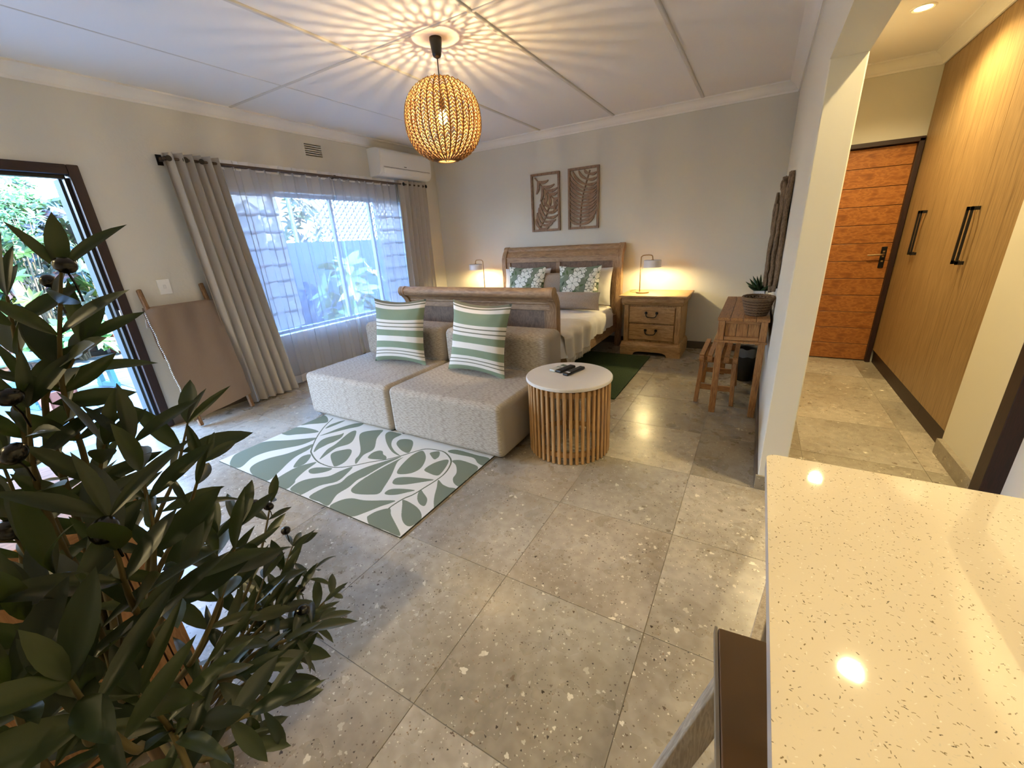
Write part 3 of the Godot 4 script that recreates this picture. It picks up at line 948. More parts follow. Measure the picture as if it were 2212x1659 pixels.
func build_bed():
	var b = thing("sleigh_bed", "weathered oak sleigh bed with rolled headboard and footboard", "bed", Vector3.ZERO)
	sleigh(b, "headboard", 0.145, -1.0, 1.305, 1.215, 2.955, false)
	sleigh(b, "footboard", 2.145, 1.0, 1.02, 1.195, 2.955, true)
	for x in [1.265, 2.883]:
		var s = nb()
		rb(s, Vector3(x, 0.315, 1.145), Vector3(0.045, 0.23, 1.92), 0.006)
		ob("side_rail", s, bedwood(2, x), b)
	var s = nb()
	rb(s, Vector3(2.07, 0.42, 1.145), Vector3(1.60, 0.24, 1.92), 0.07, Basis(), 4)
	tag(ob("mattress", s, MT.linen_white), "white mattress in the sleigh bed frame", "mattress")
	# duvet with hanging sides
	var f = FastNoiseLite.new()
	f.seed = 4
	f.frequency = 2.2
	var P = []
	var nu = 48
	var nv = 40
	for i in nu + 1:
		for j in nv + 1:
			var u = i / float(nu) * 2.0 - 1.0      # across
			var z = lerpf(0.50, 2.085, j / float(nv))
			var a = absf(u)
			var hem = 0.20 + 0.03 * f.get_noise_2d(z * 1.3, 5.0 * signf(u))
			var flat = 0.80
			var wr = f.get_noise_2d(u * 1.2, z) * 0.012 + f.get_noise_2d(u * 4.0, z * 4.0) * 0.006
			var x = 0.0
			var y = 0.0
			if a < flat:
				x = a / flat * 0.80
				y = 0.562 + wr - 0.02 * pow(a / flat, 4.0)
			else:
				var t = (a - flat) / (1.0 - flat)
				var q = clampf(t / 0.35, 0, 1) * PI / 2
				x = 0.80 + 0.075 * sin(q) + 0.018 * sin(z * 17.0 + 2.0 * f.get_noise_1d(z * 3.0)) * t + wr * 0.6
				y = 0.542 - 0.05 * (1.0 - cos(q)) - maxf(t - 0.35, 0.0) / 0.65 * (hem - 0.05) + wr * 0.5
			P.append(Vector3(2.07 + signf(u) * x, y, z))
	s = nb()
	grid(s, P, nu, nv, Vector3.ZERO, false, true)
	tag(ob("duvet", s, MT.linen_white), "crumpled white duvet spread over the bed", "duvet")
	# fringed throw at the foot
	var t = thing("throw_blanket", "cream throw with a fringe hanging over the bed side rail", "blanket", Vector3.ZERO)
	P = []
	for i in 25:
		for j in 21:
			var z = lerpf(1.34, 2.02, j / 20.0)
			var d = i / 24.0 * 1.02
			var wr = f.get_noise_2d(d * 3.0, z * 3.0) * 0.012
			var x = 2.30 + d
			var y = 0.578 + wr
			if d > 0.58:
				var q = minf((d - 0.58) / 0.09, 1.0)
				x = 2.88 + 0.092 * sin(q * PI / 2) + 0.016 * sin(z * 24.0) * q
				y = 0.578 - 0.055 * (1.0 - cos(q * PI / 2)) - maxf(d - 0.67, 0.0) * 0.60 + wr
			P.append(Vector3(x, y, z + 0.12 * maxf(d - 0.6, 0.0) * (1.0 - j / 10.0)))
	s = nb()
	grid(s, P, 24, 20, Vector3.ZERO, false, true)
	ob("cloth", s, MT.throw_cream, t)
	s = nb()
	for j in 80:
		var k = j / 80.0 * 20.0
		var j0 = int(k)
		var e = P[24 * 21 + j0].lerp(P[24 * 21 + mini(j0 + 1, 20)], k - j0)
		var sw = f.get_noise_1d(j * 1.7) * 0.02
		tube(s, [e, e + Vector3(0.004, -0.03, sw * 0.4), e + Vector3(0.0, -0.062, sw)], [0.0028, 0.003, 0.001], 4, false)
	var fr = ob("fringe", s, MT.throw_cream, t)
	fr.set_meta("kind", "stuff")
	# pillows
	var white = pillow_mesh(0.70, 0.46, 0.17, 0.03, 3)
	var oat = pillow_mesh(0.50, 0.44, 0.15, 0.03, 5)
	var flo = pillow_mesh(0.53, 0.53, 0.15, 0.06, 8)
	add_pillow("bed_pillow", white, MT.linen_white, "white sleeping pillow against the headboard, by the lit nightstand", "white bed pillows", Vector3(2.51, 0.79, 0.29), -0.20)
	add_pillow("bed_pillow", white, MT.linen_white, "white sleeping pillow against the headboard, on the window half of the bed", "white bed pillows", Vector3(1.66, 0.79, 0.29), -0.20)
	add_pillow("linen_pillow", oat, MT.linen_oat, "oatmeal linen pillow showing between the two floral cushions", "linen pillows", Vector3(2.10, 0.76, 0.44), -0.22, 0.1)
	var c1 = add_pillow("floral_cushion", flo, MT.floral_cotton, "green and white floral cushion standing on the bolster", "floral cushions", Vector3(2.52, 0.80, 0.535), -0.26, 0.06)
	var c2 = add_pillow("floral_cushion", flo, MT.floral_cotton, "green and white floral cushion half hidden by the footboard", "floral cushions", Vector3(1.78, 0.80, 0.535), -0.26, 0.04)
	add_pillow("bolster_cushion", pillow_mesh(0.98, 0.21, 0.16, 0.02, 9), MT.linen_oat, "long oatmeal bolster lying in front of the floral cushion", "", Vector3(2.37, 0.672, 0.74), -0.12)

func build_sofa():
	for i in 2:
		var x0 = [1.04, 2.073][i]
		var t = thing("sofa_module", ["oatmeal armless sofa module beside the sheer curtain", "oatmeal armless sofa module beside the slatted round table"][i], "sofa", Vector3(x0, 0, 2.37), 0.0, "sofa modules")
		var s = nb()
		rb(s, Vector3(0.5125, 0.215, 0.515), Vector3(1.022, 0.385, 1.03), 0.045, Basis(), 4)
		ob("seat", s, MT.sofa_fabric, t)
		s = nb()
		rb(s, Vector3(0.5125, 0.545, 0.152), Vector3(1.018, 0.335, 0.30), 0.06, Basis(), 4)
		ob("backrest", s, MT.sofa_fabric, t)
		for a in [[0.06, 0.06], [0.965, 0.06], [0.06, 0.97], [0.965, 0.97]]:
			s = nb()
			lathe(s, [Vector2(0.02, 0.0095 if a[1] > 0.5 else 0.0), Vector2(0.024, 0.026)], Vector3(a[0], 0, a[1]), 10)
			ob("foot", s, MT.black_plastic, t)
	var st = pillow_mesh(0.56, 0.56, 0.16, 0.075, 14, 22)
	add_pillow("striped_cushion", st, MT.stripe_cotton, "sage and cream striped cushion on the sofa module by the curtain", "striped cushions", Vector3(1.68, 0.69, 2.80), -0.21, 0.10, 0.0)
	add_pillow("striped_cushion", st, MT.stripe_cotton, "sage and cream striped cushion on the sofa module by the round table", "striped cushions", Vector3(2.555, 0.69, 2.815), -0.23, -0.05, -0.03)
	# round table of upright rods
	var t = thing("round_table", "round side table with cream top on a drum of pale wooden rods", "table", Vector3(3.40, 0, 2.982))
	var s = nb()
	lathe(s, [Vector2(0, 0.514), Vector2(0.282, 0.514), Vector2(0.290, 0.519), Vector2(0.290, 0.533), Vector2(0.286, 0.538), Vector2(0, 0.538)], Vector3.ZERO, 64)
	ob("table_top", s, mat("cream_top", Color(0.83, 0.81, 0.77), 0.5), t)
	for y in [0.48, 0.06]:
		s = nb()
		lathe(s, [Vector2(0.245, y - 0.015), Vector2(0.262, y - 0.015), Vector2(0.262, y + 0.02), Vector2(0.245, y + 0.02), Vector2(0.245, y - 0.015)], Vector3.ZERO, 48)
		ob("ring", s, dowel(1, 0.9), t)
	var rod = nb()
	rb(rod, Vector3(0, 0.257, 0), Vector3(0.021, 0.513, 0.017), 0.0055)
	var rm = rod.commit()
	for k in 44:
		var a = TAU * k / 44
		var o = put("rod", rm, dowel(1, 0.17 * (k % 4)), t)
		o.position = Vector3(cos(a) * 0.2715, 0, sin(a) * 0.2715)
		o.rotation.y = -a + PI / 2
	# remote controls
	for a in [[3.412, 2.918, 0.30, 0.205, 0.045, 0.018, "black television remote lying with pale buttons up on the round table", 1], [3.342, 2.898, 0.26, 0.165, 0.05, 0.02, "plain black remote in the middle of the three on the table", 0], [3.292, 2.898, 0.22, 0.15, 0.055, 0.018, "pale grey air conditioner remote on the round table", 2]]:
		var o = thing("remote_control", a[6], "remote", Vector3(a[0], 0.538, a[1]), a[2] - 0.55, "remote controls")
		s = nb()
		rb(s, Vector3(0, a[5] * 0.5, 0), Vector3(a[4], a[5], a[3]), 0.008, Basis(), 2)
		ob("casing", s, MT.black_plastic if a[7] < 2 else mat("remote_grey", Color(0.72, 0.73, 0.70), 0.45), o)
		var cols = 3
		for r in (4 if a[7] == 1 else 5):
			for c in cols:
				s = nb()
				if a[7] == 1:
					rb(s, Vector3((c - 1) * 0.012, a[5] + 0.0008, 0.075 - r * 0.010), Vector3(0.009, 0.003, 0.0075), 0.001)
					if r > 1: continue
					ob("button", s, MT.white_plastic, o)
				elif a[7] == 0:
					rb(s, Vector3((c - 1) * 0.013, a[5] + 0.0005, 0.05 - r * 0.018), Vector3(0.008, 0.002, 0.007), 0.001)
					ob("button", s, mat("button_dark", Color(0.10, 0.10, 0.11), 0.5), o)
		if a[7] == 2:
			s = nb()
			bx(s, Vector3(0, a[5] + 0.0003, -0.048), Vector3(0.040, 0.001, 0.034))
			ob("screen", s, mat("lcd", Color(0.46, 0.50, 0.43), 0.25), o)
			for c in 2:
				s = nb()
				rb(s, Vector3(c * 0.02 - 0.01, a[5] + 0.0006, 0.0), Vector3(0.012, 0.003, 0.02), 0.001)
				ob("button", s, mat("button_grey", Color(0.52, 0.55, 0.52), 0.5), o)
	# rugs
	var r = thing("leaf_rug", "sage green rug printed with cream veins and leaf shapes before the sofa", "rug", Vector3(1.17, 0, 3.2))
	s = nb()
	var P = []
	for i in 2:
		for j in 2: P.append(Vector3(i * 1.82, 0.009, j * 1.06))
	grid(s, P, 1, 1, Vector3.UP)
	ob("printed_top", s, MT.rug_print, r)
	s = nb()
	bb(s, Vector3(0, 0.0005, 0), Vector3(1.82, 0.0085, 1.06))
	ob("backing", s, MT.rug_edge, r)
	s = nb()
	rb(s, Vector3(2.55, 0.006, 1.30), Vector3(1.79, 0.011, 1.45), 0.003)
	tag(ob("bedside_rug", s, MT.green_rug), "plain dark green rug sticking out from under the bed", "rug")

func drape(zt0, zt1, zb0, zb1, yt, yb, folds, amp, xt, xb, sd, nu = 96, nv = 22):
	var f = FastNoiseLite.new()
	f.seed = sd
	f.frequency = 1.0
	var P = []
	for i in nu + 1:
		for j in nv + 1:
			var u = i / float(nu)
			var v = j / float(nv)
			var ph = u * folds * TAU + 0.9 * f.get_noise_2d(u * 5.0, v * 0.7)
			var a = amp * (1.0 - 0.25 * v) * (1.0 + 0.5 * f.get_noise_2d(u * 7.0, 9.0))
			var z = lerpf(lerpf(zt0, zt1, u), lerpf(zb0, zb1, u), v) + sin(ph * 2.0) * 0.12 * absf(zt1 - zt0) / folds
			var x = lerpf(xt, xb, v * v) + sin(ph) * a
			P.append(Vector3(x, lerpf(yt, yb, v), z))
	var s = nb()
	grid(s, P, nu, nv, Vector3.ZERO, false, zt1 > zt0)
	return s

func build_curtains():
	var r = thing("curtain_rod", "double brown curtain rod on the window wall", "curtain rod")
	for x in [0.062, 0.115]:
		var s = nb()
		tube(s, [Vector3(x, 2.20, 0.42), Vector3(x, 2.20, 3.58)], 0.011, 10)
		ob("rod", s, mat("rod_brown", Color(0.33, 0.27, 0.23), 0.4, {"metallic": 0.3}), r)
	for z in [0.44, 1.93, 3.56]:
		var s = nb()
		bx(s, Vector3(0.06, 2.20, z), Vector3(0.12, 0.03, 0.018))
		bx(s, Vector3(0.004, 2.20, z), Vector3(0.008, 0.08, 0.04))
		ob("bracket", s, MT.dark_metal, r)
	var t = thing("drape", "long taupe eyelet drape gathered beside the garden door", "curtain", Vector3.ZERO, 0.0, "taupe drapes")
	ob("cloth", drape(3.15, 3.575, 2.98, 3.50, 2.245, 0.012, 6, 0.050, 0.115, 0.19, 3), MT.curtain_fabric, t)
	for k in 3:
		var s = nb()
		tube(s, [Vector3(0.157, 2.195, 3.555 - k * 0.12), Vector3(0.161, 2.195, 3.555 - k * 0.12)], 0.022, 14)
		ob("eyelet", s, MT.dark_metal, t)
	t = thing("drape", "short view of a taupe eyelet drape between the window and the bed", "curtain", Vector3.ZERO, 0.0, "taupe drapes")
	ob("cloth", drape(0.40, 0.93, 0.42, 1.02, 2.245, 0.012, 6, 0.042, 0.115, 0.13, 11), MT.curtain_fabric, t)
	for k in 2:
		var s = nb()
		tube(s, [Vector3(0.157, 2.195, 0.43 + k * 0.45), Vector3(0.161, 2.195, 0.43 + k * 0.45)], 0.022, 14)
		ob("eyelet", s, MT.dark_metal, t)
	for a in [[1.94, 3.13, "translucent white sheer on the half of the window next to the long drape", 5], [0.93, 1.93, "translucent white sheer on the half of the window next to the bed", 8]]:
		t = thing("sheer_curtain", a[2], "curtain", Vector3.ZERO, 0.0, "sheer curtains")
		ob("cloth", drape(a[0], a[1], a[0] + 0.01, a[1] - 0.02, 2.20, 0.10, 8, 0.020, 0.058, 0.065, a[3], 120, 16), MT.sheer, t)
		ob("hem", drape(a[0] + 0.01, a[1] - 0.02, a[0] + 0.01, a[1] - 0.02, 0.10, 0.012, 8, 0.016, 0.065, 0.066, a[3], 120, 3), MT.sheer_hem, t)
		ob("header", drape(a[0], a[1], a[0], a[1], 2.25, 2.17, 8, 0.020, 0.0585, 0.0585, a[3], 120, 3), MT.sheer_hem, t)

func blade(s, p0, p1, bend, w, d0, d1, xf):     # a carved leaflet
	var ax = p1 - p0
	var n = Vector2(-ax.y, ax.x)
	var a = []
	var b = []
	for k in 8:
		var t = k / 7.0
		var c = p0 + ax * t + n * bend * sin(PI * t * 0.85)
		var hw = w * (0.25 + 0.75 * sin(PI * clampf(t * 0.86 + 0.10, 0, 1)))
		var nn = n.normalized()
		a.append(c + nn * hw)
		b.append(c - nn * hw)
	b.reverse()
	extr(s, a + b, d0, d1, xf)

func carved(x0, x1, y0, y1, label, stems):
	var t = thing("carved_panel", label, "wall art", Vector3(x0, y0, 0.004), 0.0, "carved wall panels")
	var W = x1 - x0
	var H = y1 - y0
	var wm = wood("carved_wood", Color(0.43, 0.335, 0.265), Color(0.52, 0.42, 0.34), Color(0.60, 0.50, 0.42), 1, 0.7, 5.0, 1.2)
	for e in [[Vector3(0.014, H / 2, 0.014), Vector3(0.028, H, 0.028)], [Vector3(W - 0.014, H / 2, 0.014), Vector3(0.028, H, 0.028)], [Vector3(W / 2, 0.014, 0.014), Vector3(W - 0.056, 0.028, 0.026)], [Vector3(W / 2, H - 0.014, 0.014), Vector3(W - 0.056, 0.028, 0.026)]]:
		var s = nb()
		rb(s, e[0], e[1], 0.003)
		ob("frame", s, wm, t)
	for st in stems:
		var line = []
		for p in st.line: line.append(Vector2(p[0] * W, (1.0 - p[1]) * H))
		line = curve2(line, 6, false)
		var s = nb()
		extr(s, slab(line, 0.014), 0.002, 0.022, Transform3D(), true)
		ob("stem", s, wm, t)
		for i in range(2, line.size() - 1):
			if (i + st.skip) % st.every != 0: continue
			var d = (line[mini(i + 1, line.size() - 1)] - line[i - 1]).normalized()
			for sd in [-1.0, 1.0]:
				var L = st.len * (0.75 + 0.5 * sin(PI * i / line.size()))
				var dir = d.rotated(sd * st.angle)
				var tip = line[i] + dir * L
				# shorten to stay inside the frame
				for k in 20:
					if tip.x > 0.024 and tip.x < W - 0.024 and tip.y > 0.024 and tip.y < H - 0.024: break
					L *= 0.92
					tip = line[i] + dir * L
				if L < 0.03: continue
				s = nb()
				blade(s, line[i], tip, -sd * st.bend, st.w, 0.004, 0.020, Transform3D())
				ob("leaflet", s, wm, t)

func build_wall_things():
	var t = thing("air_conditioner", "white split air conditioner under the cornice above the drape", "air conditioner", Vector3(0, 2.262, 0.34))
	var s = nb()
	var prof = curve2([Vector2(0, 0.32), Vector2(0.13, 0.32), Vector2(0.185, 0.312), Vector2(0.208, 0.285), Vector2(0.212, 0.20), Vector2(0.208, 0.085), Vector2(0.185, 0.03), Vector2(0.13, 0.005), Vector2(0.0, 0.0)], 4, false)
	extr(s, prof, 0.03, 0.925, Transform3D(Basis(Vector3.RIGHT, Vector3.UP, Vector3.BACK), Vector3.ZERO), true)
	ob("casing", s, MT.white_plastic, t)
	for z in [0.0, 0.925]:
		s = nb()
		extr(s, slab_inset(prof, 0.985), z, z + 0.03, Transform3D(Basis(Vector3.RIGHT, Vector3.UP, Vector3.BACK), Vector3.ZERO), true)
		ob("end_cap", s, MT.white_plastic, t)
	s = nb()
	rb(s, Vector3(0.197, 0.064, 0.47), Vector3(0.028, 0.07, 0.86), 0.010, Basis(Vector3.BACK, -0.32), 2)
	ob("louver", s, MT.white_plastic, t)
	s = nb()
	bx(s, Vector3(0.2085, 0.103, 0.47), Vector3(0.008, 0.004, 0.87))
	ob("slot", s, MT.black_plastic, t)
	s = nb()
	bx(s, Vector3(0.2122, 0.128, 0.52), Vector3(0.002, 0.008, 0.045))
	ob("badge", s, mat("badge", Color(0.25, 0.25, 0.26), 0.5), t)
	t = thing("air_vent", "plastered air vent with horizontal slots in the window wall", "vent", Vector3(0.0, 2.395, 1.955))
	for k in 7:
		s = nb()
		bx(s, Vector3(-0.026, 0.005 + k * 0.0212, 0.105), Vector3(0.050, 0.0088, 0.21))
		ob("slat", s, MT.wall_paint, t)

	t = thing("light_switch", "white square light switch plate above the blanket ladder", "switch", Vector3(0, 1.20, 3.815))
	s = nb()
	rb(s, Vector3(0.005, 0, 0), Vector3(0.010, 0.125, 0.092), 0.003)
	ob("plate", s, MT.white_plastic, t)
	s = nb()
	rb(s, Vector3(0.011, 0.0, 0), Vector3(0.006, 0.03, 0.018), 0.002)
	ob("rocker", s, mat("rocker", Color(0.80, 0.80, 0.80), 0.35), t)
	# blanket ladder
	t = thing("blanket_ladder", "rustic wooden ladder leaning on the wall beside the garden door", "ladder")
	var lw = func(o): return wood("old_pole", Color(0.30, 0.20, 0.12), Color(0.43, 0.31, 0.19), Color(0.56, 0.43, 0.29), 1, 0.7, 7.0, 1.2, Vector3(o, o, o))
	var i = 0
	for a in [[Vector3(0.313, 0.0, 3.995), Vector3(0.024, 1.195, 4.005)], [Vector3(0.290, 0.0, 3.535), Vector3(0.024, 1.195, 3.548)]]:
		s = nb()
		var d = (a[1] - a[0])
		var up = d.normalized()
		var side = Vector3.BACK
		side = (side - up * side.dot(up)).normalized()
		rb(s, (a[0] + a[1]) * 0.5 + Vector3(0, 0.008, 0), Vector3(0.045, d.length() - 0.01, 0.03), 0.008, Basis(up.cross(side), up, side))
		ob("rail", s, lw.call(0.3 * i), t)
		i += 1
	for y in [0.28, 0.55, 0.80, 1.04]:
		s = nb()
		var x = lerpf(0.302, 0.024, y / 1.195)
		tube(s, [Vector3(x, y, 3.55), Vector3(x, y, 3.99)], 0.014, 8)
		ob("rung", s, lw.call(0.7), t)
	t = thing("blanket", "taupe blanket hung over the wooden ladder with a pale laced edge", "blanket")
	var f = FastNoiseLite.new()
	f.seed = 6
	f.frequency = 1.6
	var P = []
	for u in 17:
		for j in 31:
			var v = j / 30.0
			var z = lerpf(3.512, 4.034, u / 16.0)
			var y = 0.0
			var x = 0.0
			var L = lerpf(0.15, 0.075, u / 16.0)
			if v < 0.18:
				y = lerpf(0.62, 1.03, v / 0.18)
				x = lerpf(0.302, 0.024, y / 1.195) - 0.028
			elif v < 0.26:
				var q = (v - 0.18) / 0.08 * PI
				var xc = lerpf(0.302, 0.024, 1.04 / 1.195)
				x = xc - 0.028 * cos(q)
				y = 1.035 + 0.024 * sin(q)
			else:
				y = lerpf(1.03, L, (v - 0.26) / 0.74)
				x = lerpf(0.302, 0.024, y / 1.195) + 0.034 + 0.008 * sin(z * 14.0 + y * 3.0)
			x += f.get_noise_2d(z * 2.5, y * 1.4) * 0.010 + (0.010 * sin(z * 34.0 + y * 5.0) * clampf((y - 0.3) * 1.5, 0.0, 1.0) if v > 0.26 else 0.0)
			P.append(Vector3(x, y, z + 0.01 * f.get_noise_2d(y * 3.0, 2.0)))
	s = nb()
	grid(s, P, 16, 30, Vector3.ZERO, false, true)
	ob("cloth", s, MT.blanket, t)
	s = nb()
	for j in range(8, 30):
		var a = P[16 * 31 + j]
		var b = P[16 * 31 + j + 1]
		for k in 3: ball(s, a.lerp(b, k / 3.0) + Vector3(0.002, 0, 0.006), 0.006, 6)
	var lace = ob("laced_edge", s, MT.blanket_back, t)
	lace.set_meta("kind", "stuff")
	s = nb()
	for k in 14:
		var b = Vector3(0.09, 0.97, 4.046)
		var e = b + Vector3(rng.randf_range(-0.015, 0.015), -0.075, rng.randf_range(-0.012, 0.012))
		tube(s, [b, (b + e) * 0.5 + Vector3(0, 0.01, 0), e], 0.0025, 4, false)
	ob("tassel", s, MT.blanket, t)
	# carved panels
	carved(1.64, 2.06, 1.492, 2.212, "narrow carved wooden panel with two crossing fern fronds", [
		{"line": [[0.14, 0.06], [0.38, 0.22], [0.62, 0.36], [0.93, 0.52]], "len": 0.155, "angle": 0.95, "bend": 0.16, "w": 0.019, "every": 3, "skip": 0},
		{"line": [[0.24, 0.97], [0.36, 0.86], [0.50, 0.73], [0.62, 0.57]], "len": 0.150, "angle": 0.85, "bend": -0.16, "w": 0.019, "every": 3, "skip": 1}])
	carved(2.178, 2.592, 1.494, 2.218, "narrow carved wooden panel with one large curving palm leaf", [
		{"line": [[0.39, 0.97], [0.40, 0.80], [0.43, 0.62], [0.48, 0.45], [0.57, 0.28], [0.70, 0.06]], "len": 0.24, "angle": 1.05, "bend": -0.16, "w": 0.017, "every": 2, "skip": 0}])
	# driftwood mirror on the partition
	t = thing("driftwood_mirror", "mirror framed by stacked grey-brown driftwood sticks on the dividing wall", "mirror", Vector3(RW, 0.93, 1.22))
	s = nb()
	bx(s, Vector3(-0.006, 0.40, 0.30), Vector3(0.012, 0.72, 0.54))
	ob("backing", s, MT.black_plastic, t)
	s = nb()
	bx(s, Vector3(-0.018, 0.42, 0.30), Vector3(0.004, 0.46, 0.28))
	ob("mirror_glass", s, mat("mirror", Color(0.9, 0.92, 0.92), 0.03, {"metallic": 1.0}), t)
	var dw = func(o): return wood("driftwood", Color(0.28, 0.215, 0.155), Color(0.40, 0.32, 0.235), Color(0.50, 0.415, 0.32), 1, 0.8, 8.0, 2.0, Vector3(o, o, o))
	var r = RandomNumberGenerator.new()
	r.seed = 8
	# three layers of sticks on the edge nearer the hall, fewer round the rest
	for lay in 3:
		for col in [[0.0, 0.0], [0.03, 0.004]]:
			var y = r.randf_range(0.0, 0.05) + 0.02 * lay
			while y < 0.74 - 0.09 * lay:
				var L = r.randf_range(0.16, 0.40) if lay > 0 else r.randf_range(0.45, 0.8)
				L = minf(L, 0.82 - 0.06 * lay - y)
				var rad = [0.019, 0.016, 0.014][lay] * r.randf_range(0.85, 1.15)
				var z = 0.60 - 0.055 * lay - col[0] * 2.0
				var pts = []
				for e in 6: pts.append(Vector3(-0.020 - 0.029 * lay - col[1] + r.randf_range(-0.005, 0.005), y + L * e / 5.0, z + r.randf_range(-0.01, 0.01)))
				var rr = []
				for e in 16: rr.append(rad * (0.70 + 0.35 * sin(PI * e / 15.0)) * r.randf_range(0.92, 1.08))
				s = nb()
				tube(s, curve3(pts, 3), rr, 8)
				ob("driftwood_stick", s, dw.call(0.23 * ((lay + int(y * 20.0)) % 4)), t)
				y += L * r.randf_range(0.75, 0.98)
	for k in 18:
		var far = k < 9
		var z = r.randf_range(0.0, 0.12) if far else r.randf_range(0.14, 0.46)
		var L = r.randf_range(0.22, 0.45) if far else 0.17
		var y = r.randf_range(0.02, 0.80 - L) if far else [0.0, 0.64][k % 2]
		var pts = []
		for e in 6: pts.append(Vector3(-0.03 - r.randf_range(0.0, 0.03), y + L * e / 5.0, z + r.randf_range(-0.01, 0.01)))
		s = nb()
		tube(s, curve3(pts, 3), r.randf_range(0.010, 0.017), 8)
		ob("driftwood_stick", s, dw.call(0.23 * (k % 4)), t)

func slab_inset(prof, k):
	var c = Vector2.ZERO
	for p in prof: c += p
	c /= prof.size()
	var o = []
	for p in prof: o.append(Vector2(p.x * k, c.y + (p.y - c.y) * k))
	return o

func nightstand(at, label):
	var t = thing("nightstand", label, "nightstand", at, 0.0, "nightstands")
	var s = nb()
	rb(s, Vector3(0, 0.711, 0.275), Vector3(0.76, 0.02, 0.55), 0.004)
	ob("table_top", s, pine(0, 0.2), t)
	s = nb()
	# ogee under the top, on three sides
	var og = [Vector2(0.0, 0.0), Vector2(0.012, 0.004), Vector2(0.018, 0.02), Vector2(0.030, 0.034), Vector2(0.034, 0.055), Vector2(0.028, 0.078), Vector2(0.036, 0.096), Vector2(0.0, 0.096)]
	var W = 0.64
	var D = 0.49
	extr(s, og, -W / 2 - 0.02, W / 2 + 0.02, Transform3D(Basis(Vector3.BACK, Vector3.UP, Vector3.RIGHT), Vector3(0, 0.605, D)), true)
	extr(s, og, 0.0, D + 0.02, Transform3D(Basis(Vector3.RIGHT, Vector3.UP, Vector3.BACK), Vector3(W / 2, 0.605, 0)), true)
	extr(s, og, 0.0, D + 0.02, Transform3D(Basis(Vector3.LEFT, Vector3.UP, Vector3.BACK), Vector3(-W / 2, 0.605, 0)), true)
	ob("moulding", s, pine(0, 0.5), t)
	s = nb()
	bb(s, Vector3(-W / 2, 0.10, 0.0), Vector3(W / 2, 0.70, D - 0.012))
	ob("body", s, pine(1, 0.3), t)
	for x in [-1, 1]:
		s = nb()
		rb(s, Vector3(x * (W / 2 - 0.028), 0.385, D - 0.005), Vector3(0.056, 0.44, 0.026), 0.006)
		ob("stile", s, pine(1, 0.6), t)
	for k in 2:
		var y = 0.285 + k * 0.205
		s = nb()
		rb(s, Vector3(0, y, D + 0.002), Vector3(W - 0.125, 0.188, 0.028), 0.010, Basis(), 2)
		var d = ob("drawer", s, pine(0, 0.25 + 0.4 * k), t)
		for x in [-0.06, 0.06]:
			s = nb()
			ball(s, Vector3(x, y + 0.03, D + 0.022), 0.017, 10, Vector3(1, 1, 0.5))
			ob("rosette", s, MT.dark_metal, d)
		s = nb()
		tube(s, curve3([Vector3(-0.06, y + 0.03, D + 0.03), Vector3(-0.058, y + 0.005, D + 0.038), Vector3(-0.042, y - 0.016, D + 0.042), Vector3(0, y - 0.02, D + 0.043), Vector3(0.042, y - 0.016, D + 0.042), Vector3(0.058, y + 0.005, D + 0.038), Vector3(0.06, y + 0.03, D + 0.03)], 3), 0.005, 6)
		ob("bail_handle", s, MT.dark_metal, d)
	# plinth with bracket feet
	s = nb()
	extr(s, [Vector2(0, 0), Vector2(0.030, 0), Vector2(0.034, 0.03), Vector2(0.022, 0.06), Vector2(0.012, 0.075), Vector2(0, 0.08)], -W / 2 - 0.02, W / 2 + 0.02, Transform3D(Basis(Vector3.BACK, Vector3.UP, Vector3.RIGHT), Vector3(0, 0.085, D - 0.002)), true)
	for x in [-1.0, 1.0]: extr(s, [Vector2(0, 0), Vector2(0.030, 0), Vector2(0.034, 0.03), Vector2(0.022, 0.06), Vector2(0.012, 0.075), Vector2(0, 0.08)], 0.0, D + 0.02, Transform3D(Basis(Vector3.RIGHT * x, Vector3.UP, Vector3.BACK), Vector3(x * W / 2, 0.085, 0)), true)
	ob("plinth", s, pine(0, 0.9), t)
	s = nb()
	var h = W / 2 + 0.03
	var br = [Vector2(-h, 0), Vector2(-h + 0.15, 0), Vector2(-h + 0.165, 0.03), Vector2(-h + 0.20, 0.045), Vector2(-h + 0.24, 0.05), Vector2(h - 0.24, 0.05), Vector2(h - 0.20, 0.045), Vector2(h - 0.165, 0.03), Vector2(h - 0.15, 0), Vector2(h, 0), Vector2(h, 0.085), Vector2(-h, 0.085)]
	extr(s, br, D - 0.005, D + 0.025)
	for x in [-1.0, 1.0]: bb(s, Vector3(x * h - (0.025 if x > 0 else 0.0), 0, 0), Vector3(x * h + (0.0 if x > 0 else 0.025), 0.085, D))
	ob("bracket_feet", s, pine(0, 0.1), t)

